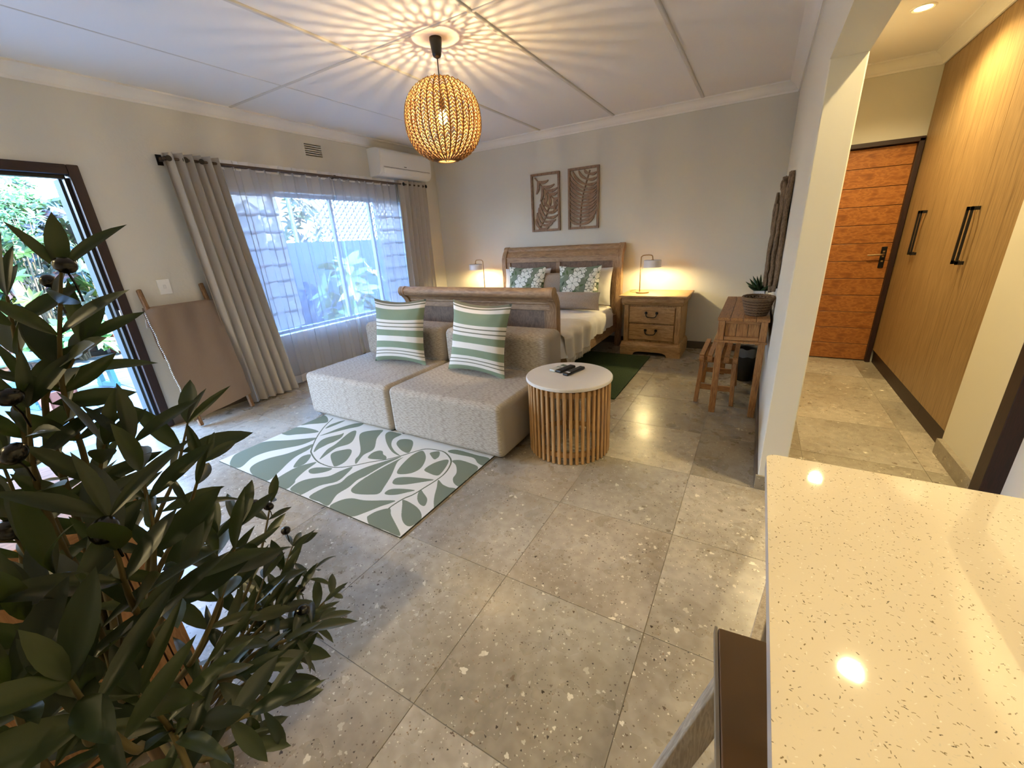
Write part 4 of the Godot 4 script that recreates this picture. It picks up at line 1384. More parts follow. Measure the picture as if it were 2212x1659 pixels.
func bedside_lamp(at, sgn, label):
	var t = thing("bedside_lamp", label, "lamp", at, 0.0, "bedside lamps")
	var s = nb()
	lathe(s, [Vector2(0, 0), Vector2(0.076, 0), Vector2(0.078, 0.006), Vector2(0.074, 0.014), Vector2(0, 0.015)], Vector3(sgn * 0.035, 0, 0), 28)
	ob("base", s, MT.brass, t)
	s = nb()
	tube(s, curve3([Vector3(0, 0.01, 0), Vector3(0, 0.2, 0), Vector3(0, 0.385, 0), Vector3(sgn * 0.006, 0.418, 0), Vector3(sgn * 0.035, 0.433, 0), Vector3(sgn * 0.10, 0.434, 0), Vector3(sgn * 0.125, 0.424, 0), Vector3(sgn * 0.132, 0.40, 0), Vector3(sgn * 0.132, 0.375, 0)], 5), 0.0062, 8)
	ob("arm", s, MT.brass, t)
	s = nb()
	var c = Vector3(sgn * 0.132, 0, 0)
	lathe(s, [Vector2(0.012, 0.378), Vector2(0.094, 0.376), Vector2(0.097, 0.372), Vector2(0.097, 0.296), Vector2(0.094, 0.296), Vector2(0.094, 0.370), Vector2(0.012, 0.373)], c, 36)
	ob("shade", s, mat("lamp_shade_white", Color(0.84, 0.84, 0.86), 0.55), t)
	s = nb()
	lathe(s, [Vector2(0, 0.386), Vector2(0.014, 0.386), Vector2(0.014, 0.345), Vector2(0, 0.345)], c, 12)
	ob("lamp_holder", s, MT.brass, t)
	s = nb()
	ball(s, c + Vector3(0, 0.322, 0), 0.022, 12)
	ob("light_bulb", s, mat("bulb_warm", Color(1, 0.9, 0.7), 0.4, {"emission_enabled": true, "emission": Color(1.0, 0.82, 0.48), "emission_energy_multiplier": 6.0}), t)
	s = nb()
	tube(s, curve3([Vector3(-sgn * 0.03, 0.006, -0.02), Vector3(-sgn * 0.09, 0.004, -0.03), Vector3(-sgn * 0.14, 0.004, -0.10), Vector3(-sgn * 0.10, 0.004, -0.22)], 5), 0.0025, 5)
	ob("cable", s, MT.brass, t)
	var l = OmniLight3D.new()
	l.name = "lamp_light"
	l.position = c + Vector3(0, 0.322, 0)
	l.light_color = Color(1.0, 0.89, 0.62)
	l.light_energy = 0.092
	l.light_size = 0.022
	l.omni_range = 8.0
	l.omni_attenuation = 2.0
	l.shadow_enabled = true
	t.add_child(l)

func build_small_furniture():
	nightstand(Vector3(3.42, 0, 0.03), "pale oak two-drawer nightstand on the console table side of the bed")
	nightstand(Vector3(0.74, 0, 0.03), "pale oak two-drawer nightstand on the window side of the bed")
	# console table on the partition
	var t = thing("console_table", "narrow teak console table with panelled end against the dividing wall", "table", Vector3(4.205, 0, 0.91))
	var W = 0.338
	var L = 1.10
	for k in 4:
		var s = nb()
		rb(s, Vector3(W * (k + 0.5) / 4, 0.768, L / 2), Vector3(W / 4 - 0.002, 0.024, L), 0.003)
		ob("top_board", s, teak(2, 0.3 * k), t)
	for a in [[0.03, 0.035], [W - 0.03, 0.035], [0.03, L - 0.035], [W - 0.03, L - 0.035]]:
		var s = nb()
		rb(s, Vector3(a[0], 0.378, a[1]), Vector3(0.046, 0.756, 0.046), 0.005)
		bx(s, Vector3(a[0], 0.29, a[1] + (0.0235 if a[1] > 0.5 else -0.0235)), Vector3(0.012, 0.56, 0.003))
		ob("leg", s, teak(1, a[0] + a[1]), t)
	for z in [0.03, L - 0.03]:
		var s = nb()
		rb(s, Vector3(W / 2, 0.745, z), Vector3(W - 0.11, 0.022, 0.028), 0.003)
		ob("apron_rail", s, teak(0, 0.2), t)
		s = nb()
		rb(s, Vector3(W / 2, 0.622, z), Vector3(W - 0.11, 0.028, 0.028), 0.003)
		ob("apron_rail", s, teak(0, 0.5), t)
		for k in 3:
			s = nb()
			rb(s, Vector3(0.055 + (W - 0.11) * (k + 0.5) / 3, 0.684, z - signf(z - 0.5) * 0.012), Vector3((W - 0.11) / 3 - 0.003, 0.10, 0.012), 0.002)
			ob("panel_board", s, teak(1, 0.4 * k), t)
	for x in [0.02, W - 0.02]:
		var s = nb()
		rb(s, Vector3(x, 0.684, L / 2), Vector3(0.02, 0.144, L - 0.11), 0.003)
		ob("apron_board", s, teak(2, x), t)
	var sl = nb()
	rb(sl, Vector3(W / 2 - 0.004, 0.600, L / 2), Vector3(W + 0.012, 0.014, L + 0.012), 0.003)
	ob("bottom_board", sl, teak(2, 0.8), t)
	# slatted luggage stool
	t = thing("luggage_stool", "slatted teak luggage stool partly under the console table", "stool", Vector3(4.085, 0, 1.24))
	for k in 5:
		var s = nb()
		var x = 0.022 + k * 0.062
		var pr = curve2([Vector2(0.0, 0.40), Vector2(0.012, 0.424), Vector2(0.05, 0.432), Vector2(0.54, 0.432), Vector2(0.578, 0.424), Vector2(0.59, 0.40), Vector2(0.585, 0.375), Vector2(0.565, 0.395), Vector2(0.53, 0.402), Vector2(0.06, 0.402), Vector2(0.025, 0.395), Vector2(0.005, 0.375)], 3)
		extr(s, pr, x - 0.018, x + 0.018, side_frame(0), true)
		ob("slat", s, teak(2, 0.35 * k), t)
	for a in [[0.028, 0.07, -1], [0.262, 0.07, 1], [0.028, 0.52, -1], [0.262, 0.52, 1]]:
		var s = nb()
		var up = (Vector3(a[0], 0.40, a[1]) - Vector3(a[0] + a[2] * 0.02, 0, a[1] + (0.045 if a[1] > 0.3 else -0.045))).normalized()
		var sd = (Vector3.RIGHT - up * up.x).normalized()
		rb(s, Vector3(a[0] + a[2] * 0.01, 0.202, a[1] + (0.022 if a[1] > 0.3 else -0.022)), Vector3(0.034, 0.405, 0.034), 0.004, Basis(sd, up, sd.cross(up)))
		ob("leg", s, teak(1, a[0] + a[1]), t)
	for z in [0.075, 0.515]:
		for y in [0.375, 0.14]:
			var s = nb()
			var zz = z + (0.4 - y) * 0.11 * signf(z - 0.3)
			rb(s, Vector3(0.145, y, zz), Vector3(0.25, 0.045, 0.02), 0.003)
			ob("stretcher", s, teak(0, y), t)
	for x in [0.02, 0.27]:
		var s = nb()
		rb(s, Vector3(x, 0.24, 0.295), Vector3(0.018, 0.035, 0.46), 0.003)
		ob("stretcher", s, teak(2, x), t)
	# waste bin
	t = thing("waste_bin", "dark round waste bin with a clear liner under the console table", "bin", Vector3(4.43, 0, 1.05))
	var s = nb()
	lathe(s, [Vector2(0, 0.004), Vector2(0.068, 0.0), Vector2(0.072, 0.006), Vector2(0.092, 0.31), Vector2(0.096, 0.315), Vector2(0.092, 0.32), Vector2(0.087, 0.31), Vector2(0.068, 0.012), Vector2(0, 0.012)], Vector3.ZERO, 32)
	ob("tub", s, mat("bin_dark", Color(0.12, 0.125, 0.11), 0.45), t)
	var P = []
	for i in 41:
		for j in 5:
			var a = TAU * i / 40
			P.append(Vector3(cos(a), 0, sin(a)) * (0.0975 + 0.003 * sin(a * 9.0) + (0.004 if j == 0 else 0.0)) + Vector3(0, 0.325 - 0.02 * j + 0.006 * sin(a * 7.0 + j), 0))
	s = nb()
	grid(s, P, 40, 4, Vector3.ZERO, true)
	ob("liner", s, mat("liner", Color(0.8, 0.82, 0.8, 0.35), 0.35, {"transparency": BaseMaterial3D.TRANSPARENCY_ALPHA}), t)
	# wicker basket
	t = thing("wicker_basket", "oval brown wicker basket on the console table", "basket", Vector3(4.45, 0.78, 1.83))
	var wk = mat("wicker", Color(0.47, 0.37, 0.26), 0.8)
	var wk2 = mat("wicker_dark", Color(0.36, 0.27, 0.18), 0.8)
	for k in 11:
		s = nb()
		var pts = []
		var h = 0.012 + k * 0.0105
		var rr = 0.070 + 0.030 * k / 10.0
		for i in 49:
			var a = TAU * i / 48
			var w = 0.0035 * (1.0 if (i + k) % 2 == 0 else -1.0)
			pts.append(Vector3(cos(a) * (rr + w), h, sin(a) * (rr + w) * 1.25))
		tube(s, pts, 0.0052, 5, false)
		ob("weave_ring", s, wk if k % 2 == 0 else wk2, t)
	s = nb()
	for q in 3:
		var pts = []
		for i in 49:
			var a = TAU * i / 48
			pts.append(Vector3(cos(a) * (0.102 + 0.005 * cos(a * 12 + q * TAU / 3)), 0.130 + 0.005 * sin(a * 12 + q * TAU / 3), sin(a) * 1.25 * (0.102 + 0.005 * cos(a * 12 + q * TAU / 3))))
		tube(s, pts, 0.0055, 5, false)
	ob("braided_rim", s, wk, t)
	s = nb()
	for i in 24:
		var a = TAU * i / 24
		tube(s, [Vector3(cos(a) * 0.068, 0.0, sin(a) * 0.085), Vector3(cos(a) * 0.100, 0.128, sin(a) * 0.125)], 0.0035, 4, false)
	ob("stakes", s, wk2, t)
	s = nb()
	lathe(s, [Vector2(0, 0), Vector2(0.066, 0.0), Vector2(0.066, 0.006), Vector2(0, 0.006)], Vector3.ZERO, 24, Basis.from_scale(Vector3(1, 1, 1.25)))
	ob("bottom", s, wk2, t)
	# small succulent
	t = thing("potted_succulent", "small spiky green succulent in a square white pot on the console", "potted plant", Vector3(4.455, 0.78, 1.52))
	s = nb()
	extr(s, [Vector2(-0.034, 0), Vector2(0.034, 0), Vector2(0.043, 0.14), Vector2(0.036, 0.14), Vector2(0.030, 0.02), Vector2(-0.030, 0.02), Vector2(-0.036, 0.14), Vector2(-0.043, 0.14)], -0.040, 0.040)
	for z in [-0.040, 0.034]: extr(s, [Vector2(-0.034, 0), Vector2(0.034, 0), Vector2(0.043, 0.14), Vector2(-0.043, 0.14)], z, z + 0.006)
	ob("pot", s, mat("pot_white", Color(0.85, 0.85, 0.84), 0.4), t)
	s = nb()
	bx(s, Vector3(0, 0.127, 0), Vector3(0.072, 0.006, 0.07))
	ob("soil", s, mat("soil", Color(0.13, 0.09, 0.06), 1.0), t)
	var lm = mat("succulent_green", Color(0.14, 0.24, 0.11), 0.5)
	for k in 17:
		var a = k * 2.4
		var e = 0.25 + 0.95 * (k / 16.0)
		var d = Vector3(cos(a) * cos(e), sin(e), sin(a) * cos(e))
		s = nb()
		var b = Vector3(0, 0.132, 0) + d * 0.006
		tube(s, [b, b + d * 0.045 + Vector3(0, 0.004, 0), b + d * 0.085 + Vector3(0, 0.009, 0), b + d * 0.118 + Vector3(0, 0.016, 0)], [0.011, 0.013, 0.0085, 0.0008], 5)
		ob("leaf", s, lm, t)

func downlight(at, energy, label):
	var t = thing("downlight", label, "ceiling light", at, 0.0, "recessed downlights")
	var s = nb()
	lathe(s, [Vector2(0.044, -0.002), Vector2(0.058, -0.007), Vector2(0.066, -0.004), Vector2(0.068, 0.0)], Vector3.ZERO, 32)
	ob("rim", s, MT.white_plastic, t)
	s = nb()
	lathe(s, [Vector2(0, -0.003), Vector2(0.046, -0.003)], Vector3.ZERO, 28)
	ob("lamp_disc", s, mat("downlight_glow", Color(1, 0.95, 0.8), 0.5, {"emission_enabled": true, "emission": Color(1.0, 0.86, 0.55), "emission_energy_multiplier": 5.0}), t)
	var l = SpotLight3D.new()
	l.name = "downlight_light"
	l.position = Vector3(0, -0.012, 0)
	l.rotation.x = -PI / 2
	l.light_color = Color(1.0, 0.90, 0.67)
	l.light_energy = energy
	l.light_size = 0.045
	l.spot_range = 12.0
	l.spot_attenuation = 2.0
	l.spot_angle = 72.0
	l.spot_angle_attenuation = 0.6
	l.shadow_enabled = true
	t.add_child(l)

func build_lamps():
	bedside_lamp(Vector3(3.222, 0.722, 0.33), 1.0, "lit bedside lamp with white drum shade beside the console table side of the bed")
	bedside_lamp(Vector3(0.955, 0.722, 0.30), -1.0, "lit bedside lamp with white drum shade on the window side of the bed")
	downlight(Vector3(5.14, CEIL, 1.16), 0.72, "round recessed downlight in the hall ceiling near the hall door")
	downlight(Vector3(5.12, CEIL, 3.22), 0.56, "round recessed downlight over the hall entrance by the beam")
	downlight(Vector3(5.12, CEIL, 5.40), 0.22, "added round downlight out of view over the kitchen counter")  # unseen lamp, added to light the worktop and the near floor
	downlight(Vector3(2.35, CEIL, 6.75), 0.80, "added fill downlight out of view over the kitchen floor behind the sideboard")  # unseen lamp, added as warm fill for the sofa fronts
	downlight(Vector3(0.90, CEIL, 6.75), 0.66, "added fill downlight out of view in the kitchen corner by the garden door")  # second unseen fill lamp, added behind the viewpoint
	# pendant
	var t = thing("pendant_lamp", "woven rattan globe pendant with a glowing bulb on a black cord", "pendant lamp", Vector3(2.40, 2.215, 2.79))
	var top = CEIL - 2.215
	var s = nb()
	lathe(s, [Vector2(0, top), Vector2(0.040, top), Vector2(0.041, top - 0.012), Vector2(0.030, top - 0.092), Vector2(0.024, top - 0.104), Vector2(0.010, top - 0.112), Vector2(0, top - 0.112)], Vector3.ZERO, 28)
	ob("ceiling_rose", s, MT.black_plastic, t)
	s = nb()
	tube(s, [Vector3(0, top - 0.11, 0), Vector3(0, 0.13, 0)], 0.0035, 6)
	ob("cord", s, MT.black_plastic, t)
	s = nb()
	lathe(s, [Vector2(0, 0.14), Vector2(0.016, 0.135), Vector2(0.019, 0.12), Vector2(0.019, 0.07), Vector2(0.014, 0.065), Vector2(0, 0.065)], Vector3.ZERO, 16)
	ob("lamp_holder", s, MT.black_plastic, t)
	s = nb()
	ball(s, Vector3(0, 0.022, 0), 0.030, 16, Vector3(1, 1.35, 1))
	ob("light_bulb", s, mat("bulb_amber", Color(1, 0.85, 0.5), 0.3, {"emission_enabled": true, "emission": Color(1.0, 0.72, 0.30), "emission_energy_multiplier": 14.0}), t)
	var l = OmniLight3D.new()
	l.name = "pendant_light"
	l.position = Vector3(0, 0.022, 0)
	l.light_color = Color(1.0, 0.88, 0.66)
	l.light_energy = 0.135
	l.light_size = 0.014
	l.omni_range = 10.0
	l.omni_attenuation = 2.0
	l.shadow_enabled = true
	t.add_child(l)
	var rat = mat("rattan", Color(0.70, 0.54, 0.31), 0.65)
	var rib = mat("rattan_rib", Color(0.45, 0.30, 0.15), 0.7)
	var NG = 34
	var rad = func(y): return 0.255 * pow(maxf(1.0 - pow(absf(y) / 0.250, 2.3), 0.0), 0.5)
	for g in NG:
		var a0 = TAU * g / NG
		var am = TAU * (g + 0.5) / NG
		s = nb()
		var y = -0.236 + 0.0205 * fposmod(g * 0.618, 1.0)
		while y < 0.232:
			var R = rad.call(y)
			var R2 = rad.call(minf(y + 0.012, 0.236))
			var mid = Vector3(cos(am) * (R2 + 0.005), y + 0.019, sin(am) * (R2 + 0.005))
			for e in [0, 1]:
				var a1 = TAU * (g + e) / NG
				var p = Vector3(cos(a1) * (R + 0.007), y - 0.004, sin(a1) * (R + 0.007))
				tube(s, [p, mid], 0.0033, 4, false)
			y += 0.0205
		ob("woven_strip", s, rat, t)
		s = nb()
		var pts = []
		for k in 23:
			var yy = lerpf(-0.243, 0.238, k / 22.0)
			pts.append(Vector3(cos(a0) * (rad.call(yy) - 0.001), yy, sin(a0) * (rad.call(yy) - 0.001)))
		tube(s, pts, 0.0058, 5, false)
		ob("rib", s, rib, t)
	for y in [-0.243, 0.238]:
		s = nb()
		var pts = []
		for k in 41: pts.append(Vector3(cos(TAU * k / 40), 0, sin(TAU * k / 40)) * rad.call(y) + Vector3(0, y, 0))
		tube(s, pts, 0.006, 6, false)
		ob("ring", s, rat, t)
	s = nb()
	for k in 3:
		var a = TAU * k / 3
		tube(s, [Vector3(0, 0.135, 0), Vector3(cos(a) * rad.call(0.238), 0.238, sin(a) * rad.call(0.238))], 0.0025, 5)
	ob("spider", s, MT.dark_metal, t)

func build_kitchen():
	var t = thing("kitchen_counter", "speckled pale quartz worktop on a white base at the hall entrance", "counter", Vector3(4.485, 0, 4.352))
	var s = nb()
	var W = 0.82
	var L = 2.20
	var poly = []
	for q in 4:
		var c = [Vector2(0.022, 0.022), Vector2(W - 0.022, 0.022), Vector2(W - 0.022, L - 0.022), Vector2(0.022, L - 0.022)][q]
		for k in 7:
			var a = PI + PI / 2 * q + PI / 2 * k / 6.0
			poly.append(c + Vector2(cos(a), sin(a)) * 0.022)
	extr(s, poly, 0.872, 0.899, Transform3D(Basis(Vector3.RIGHT, Vector3.BACK, Vector3.UP), Vector3.ZERO), true)
	ob("edge_slab", s, MT.quartz_edge, t)
	s = nb()
	extr(s, poly, 0.8992, 0.9005, Transform3D(Basis(Vector3.RIGHT, Vector3.BACK, Vector3.UP), Vector3.ZERO), true)
	ob("worktop", s, MT.quartz, t)
	s = nb()
	bb(s, Vector3(0.36, 0.10, 0.10), Vector3(W - 0.02, 0.872, L - 0.05))
	ob("base_cabinet", s, mat("kitchen_white", Color(0.80, 0.78, 0.74), 0.4), t)
	s = nb()
	bb(s, Vector3(0.40, 0.0, 0.14), Vector3(W - 0.06, 0.10, L - 0.09))
	ob("kickboard", s, MT.skirting, t)
	# counter stool
	t = thing("counter_stool", "wooden counter stool with dark brown seat tucked under the quartz worktop", "stool", Vector3(4.431, 0, 4.628), deg_to_rad(5.4))
	var sw = wood("stool_wood", Color(0.56, 0.50, 0.41), Color(0.66, 0.60, 0.51), Color(0.73, 0.67, 0.58), 1, 0.55, 6.0, 0.8)
	s = nb()
	rb(s, Vector3(0.19, 0.588, 0.20), Vector3(0.376, 0.024, 0.396), 0.004)
	ob("seat", s, mat("seat_brown", Color(0.40, 0.28, 0.13), 0.55), t)
	s = nb()
	bx(s, Vector3(-0.002, 0.586, 0.20), Vector3(0.006, 0.024, 0.40))
	ob("seat_edge", s, mat("edge_grey", Color(0.55, 0.50, 0.42), 0.5), t)
	for a in [[0.035, 0.09, -0.150, 0.0], [0.035, 0.33, -0.150, 0.02], [0.345, 0.09, 0.10, -0.03], [0.345, 0.33, 0.10, 0.02]]:
		s = nb()
		var p1 = Vector3(a[0], 0.576, a[1])
		var p0 = Vector3(a[0] + a[2], 0.0, a[1] + a[3])
		var up = (p1 - p0).normalized()
		var sd = (Vector3.RIGHT - up * up.x).normalized()
		rb(s, (p0 + p1) * 0.5 + Vector3(0, 0.006, 0), Vector3(0.052, (p1 - p0).length() - 0.02, 0.034), 0.004, Basis(sd, up, sd.cross(up)))
		ob("leg", s, sw, t)
	s = nb()
	rb(s, Vector3(0.105, 0.505, -0.13), Vector3(0.022, 0.045, 0.48), 0.003, Basis(Vector3.UP, -0.26))
	ob("rail", s, sw, t)
	s = nb()
	rb(s, Vector3(0.125, 0.25, -0.17), Vector3(0.036, 0.50, 0.026), 0.003)
	ob("leg", s, sw, t)
	for y in [0.20, 0.34]:
		s = nb()
		rb(s, Vector3(0.16, y, 0.10 + y * 0.2), Vector3(0.44 - y * 0.35, 0.035, 0.02), 0.003)
		ob("rung", s, sw, t)

func build_cabinet():
	var t = thing("sideboard", "tan wooden sideboard with grooved doors behind the olive tree", "sideboard", Vector3(2.50, 0, 5.13))
	var tan_ = func(ax, o): return wood("tan_wood", Color(0.52, 0.36, 0.22), Color(0.61, 0.44, 0.28), Color(0.67, 0.50, 0.33), ax, 0.5, 4.0, 0.6, Vector3(o, o, o))
	var L = 1.30
	var s = nb()
	bb(s, Vector3(0.0, 0.06, 0.0), Vector3(0.47, 0.785, L))
	ob("body", s, tan_.call(1, 0.1), t)
	s = nb()
	rb(s, Vector3(0.25, 0.80, L / 2), Vector3(0.53, 0.03, L + 0.03), 0.006)
	ob("table_top", s, tan_.call(2, 0.4), t)
	s = nb()
	bb(s, Vector3(0.02, 0.0, 0.02), Vector3(0.45, 0.06, L - 0.02))
	ob("plinth", s, tan_.call(2, 0.7), t)
	for k in 2:
		var z0 = 0.004 + k * (L / 2)
		var w = L / 2 - 0.008
		var core = nb()
		bb(core, Vector3(0.47, 0.07, z0), Vector3(0.482, 0.78, z0 + w))
		var d = ob("door", core, mahogany(1), t)
		var y0 = 0.07
		var h = 0.71
		for ring in [[0.0, 0.046], [0.050, 0.062]]:
			var a = ring[0]
			var b = ring[1]
			for e in [[Vector3(0.482, y0 + a, z0 + a), Vector3(0.494, y0 + h - a, z0 + b)], [Vector3(0.482, y0 + a, z0 + w - b), Vector3(0.494, y0 + h - a, z0 + w - a)]]:
				s = nb()
				bb(s, e[0], e[1])
				ob("stile", s, tan_.call(1, 0.2 + a), d)
			for e in [[Vector3(0.482, y0 + a, z0 + b), Vector3(0.494, y0 + b, z0 + w - b)], [Vector3(0.482, y0 + h - b, z0 + b), Vector3(0.494, y0 + h - a, z0 + w - b)]]:
				s = nb()
				bb(s, e[0], e[1])
				ob("rail", s, tan_.call(2, 0.2 + a), d)
		s = nb()
		bb(s, Vector3(0.482, y0 + 0.067, z0 + 0.067), Vector3(0.494, y0 + h - 0.067, z0 + w - 0.067))
		ob("panel", s, tan_.call(1, 0.6), d)
		s = nb()
		ball(s, Vector3(0.508, 0.46, z0 + (w - 0.025 if k == 0 else 0.025)), 0.014, 10)
		ob("knob", s, MT.dark_metal, d)

func leaf_mesh(L, W, bend, fold, nu = 6, nv = 4):
	var P = []
	for i in nu + 1:
		var t = i / float(nu)
		var hw = W * 0.5 * pow(maxf(sin(PI * pow(t, 0.95)), 0.0), 0.85)
		if i == 0: hw = W * 0.03
		for j in nv + 1:
			var c = j * 2.0 / nv - 1.0
			P.append(Vector3(c * hw, -bend * L * t * t + fold * absf(c) * hw, t * L))
	var s = nb()
	grid(s, P, nu, nv, Vector3.UP)
	return s.commit()

func leaf_basis(d, up):
	var z = d.normalized()
	var y = up - z * up.dot(z)
	if y.length() < 0.05: y = Vector3.RIGHT - z * z.x
	y = y.normalized()
	return Basis(y.cross(z), y, z)

func build_olive():
	var t = thing("olive_tree", "artificial olive tree with dark leaves and black olives beside the sideboard", "tree", Vector3.ZERO)
	var r = RandomNumberGenerator.new()
	r.seed = 44
	var base = Vector3(3.70, 0.0, 5.37)
	var s = nb()
	lathe(s, [Vector2(0, 0.002), Vector2(0.11, 0.0), Vector2(0.12, 0.01), Vector2(0.15, 0.26), Vector2(0.156, 0.275), Vector2(0.148, 0.28), Vector2(0.138, 0.25), Vector2(0, 0.24)], base, 32)
	ob("pot", s, mat("basket_pot", Color(0.44, 0.30, 0.18), 0.8), t)
	var bark = mat("bark", Color(0.33, 0.25, 0.16), 0.85)
	s = nb()
	var trunk = curve3([base + Vector3(0, 0.24, 0), base + Vector3(0.015, 0.45, -0.01), base + Vector3(0.02, 0.68, -0.02), base + Vector3(0.03, 0.92, -0.02)], 5)
	tube(s, trunk, 0.013, 8)
	ob("trunk", s, bark, t)
	var twig = mat("twig", Color(0.31, 0.27, 0.14), 0.8)
	var greens = []
	for c in [Color(0.050, 0.100, 0.058), Color(0.065, 0.118, 0.058), Color(0.088, 0.142, 0.060), Color(0.14, 0.18, 0.08)]:
		var m = mat("olive_leaf_%d" % greens.size(), c, 0.42, {"backlight_enabled": true, "backlight": Color(0.16, 0.20, 0.05)})
		greens.append(m)
	var shapes = [leaf_mesh(1.0, 0.26, 0.10, 0.35), leaf_mesh(1.0, 0.21, 0.30, 0.30), leaf_mesh(1.0, 0.31, 0.02, 0.25), leaf_mesh(1.0, 0.16, 0.45, 0.4)]
	var sprigs = [
		[188, 1010, 0.62, 132, 585, 0.52, 6, 0.066], [70, 1010, 0.60, 15, 640, 0.58, 5, 0.066], [120, 1150, 0.60, 60, 880, 0.54, 4, 0.068], [330, 1260, 0.60, 438, 1000, 0.62, 4, 0.058],
		[330, 1250, 0.55, 285, 960, 0.52, 4, 0.080], [330, 1150, 0.70, 405, 915, 0.70, 3, 0.075], [420, 1420, 0.62, 515, 1140, 0.66, 4, 0.080], [475, 1400, 0.72, 585, 1085, 0.84, 5, 0.052],
		[500, 1420, 0.75, 632, 1180, 0.86, 6, 0.060], [520, 1440, 0.76, 715, 1285, 0.90, 6, 0.058], [540, 1420, 0.70, 690, 1340, 0.80, 5, 0.066], [470, 1560, 0.58, 600, 1520, 0.60, 3, 0.066],
		[480, 1545, 0.58, 380, 1575, 0.52, 3, 0.062], [330, 1400, 0.50, 235, 1120, 0.43, 4, 0.078], [260, 1500, 0.50, 120, 1240, 0.45, 5, 0.080], [200, 1610, 0.50, 60, 1340, 0.45, 5, 0.080],
		[300, 1620, 0.48, 150, 1470, 0.41, 4, 0.080], [150, 1680, 0.50, 20, 1490, 0.44, 4, 0.078], [410, 1680, 0.55, 300, 1500, 0.48, 4, 0.078], [120, 1400, 0.65, 15, 1130, 0.62, 5, 0.070],
		[600, 1470, 0.74, 650, 1410, 0.80, 3, 0.060], [240, 1260, 0.70, 140, 1040, 0.68, 5, 0.068], [60, 1250, 0.70, 5, 1000, 0.68, 5, 0.070], [470, 1330, 0.72, 462, 1170, 0.72, 4, 0.070],
		[430, 1640, 0.60, 520, 1600, 0.62, 2, 0.062], [500, 1500, 0.72, 640, 1380, 0.80, 5, 0.060], [470, 1460, 0.70, 570, 1250, 0.78, 5, 0.062], [520, 1400, 0.74, 680, 1230, 0.88, 5, 0.054], [450, 1480, 0.66, 560, 1440, 0.68, 3, 0.070], [400, 1500, 0.62, 480, 1370, 0.66, 3, 0.072], [200, 1150, 0.58, 225, 960, 0.54, 4, 0.072], [100, 900, 0.60, 175, 740, 0.58, 4, 0.066], [30, 1659, 0.60, 90, 1560, 0.55, 4, 0.080],
		[350, 1330, 0.60, 395, 1230, 0.55, 3, 0.082], [560, 1380, 0.75, 600, 1290, 0.80, 4, 0.068]]
	var eye = VIEW_FROM
	for q in sprigs.size():
		var a = sprigs[q]
		var p0 = pix(a[0], a[1], a[2])
		var p1 = pix(a[3], a[4], a[5])
		var root = trunk[clampi(int(lerpf(4, trunk.size() - 1, clampf((p0.y - 0.55) / 0.5, 0, 1))), 0, trunk.size() - 1)]
		var ax = p1 - p0
		var side = ax.cross(Vector3.UP).normalized()
		s = nb()
		var sag = (p0 - root) * 0.5 + Vector3(0, -0.03, 0)
		var line = curve3([root, root + sag, p0, p0 + ax * 0.5 + side * ax.length() * 0.05, p1], 5)
		var rr = []
		for k in line.size(): rr.append(lerpf(0.0048, 0.0012, k / float(line.size() - 1)))
		tube(s, line, rr, 6)
		var br = ob("branch", s, twig, t)
		var n = a[6]
		for k in n + 1:
			var f = 0.18 + 0.82 * k / float(n)
			var c = p0 + ax * f + side * ax.length() * 0.05 * sin(PI * f)
			var spin = k * PI / 2 + r.randf_range(-0.4, 0.4)
			var e1 = ax.normalized().cross((eye - c).normalized()).normalized()
			var e2 = ax.normalized().cross(e1)
			for sd in ([1.0, -1.0] if k < n else [0.5, -0.5, 0.0]):
				var o = e1 * cos(spin) + e2 * sin(spin)
				var d = ax.normalized() * r.randf_range(0.55, 0.85) + o * sd * r.randf_range(0.75, 1.05) + Vector3(0, r.randf_range(-0.15, 0.15), 0)
				var L = a[7] * (0.92 if a[2] < 0.66 else 1.0) * r.randf_range(0.78, 1.18) * (1.0 if k < n else 0.85)
				var up = (eye - c).normalized() * r.randf_range(0.3, 1.0) + Vector3.UP * r.randf_range(0.1, 1.0) + Vector3(r.randf_range(-0.4, 0.4), 0, r.randf_range(-0.4, 0.4))
				var lf = put("leaf", shapes[r.randi() % 4], greens[mini(r.randi() % 5, 3)], t)
				lf.transform = Transform3D(leaf_basis(d, up).scaled_local(Vector3(L, L, L)), c)
	var om = mat("olive_black", Color(0.025, 0.02, 0.03), 0.22)
	for a in [[140, 573, 0.50, 0.0068], [104, 607, 0.56, 0.0058], [20, 858, 0.52, 0.0075], [30, 980, 0.52, 0.008], [225, 1145, 0.42, 0.0085], [140, 1262, 0.46, 0.0085], [551, 1087, 0.83, 0.0065], [580, 1094, 0.83, 0.007], [617, 1146, 0.84, 0.0075], [597, 1208, 0.82, 0.0075], [648, 1272, 0.84, 0.007], [652, 1322, 0.78, 0.010], [20, 1145, 0.6, 0.01]]:
		s = nb()
		var c = pix(a[0], a[1], a[2])
		ball(s, c, a[3], 14, Vector3(1, 1.2, 1), Basis(Vector3(0.3, 0.4, 0.86).normalized(), a[0] * 0.1))
		tube(s, [c + Vector3(0, -a[3] * 0.8, 0), c + Vector3(-0.005, -0.016, -0.003), c + Vector3(-0.008, -0.03, -0.004)], 0.0009, 5)
		ob("olive", s, om, t)

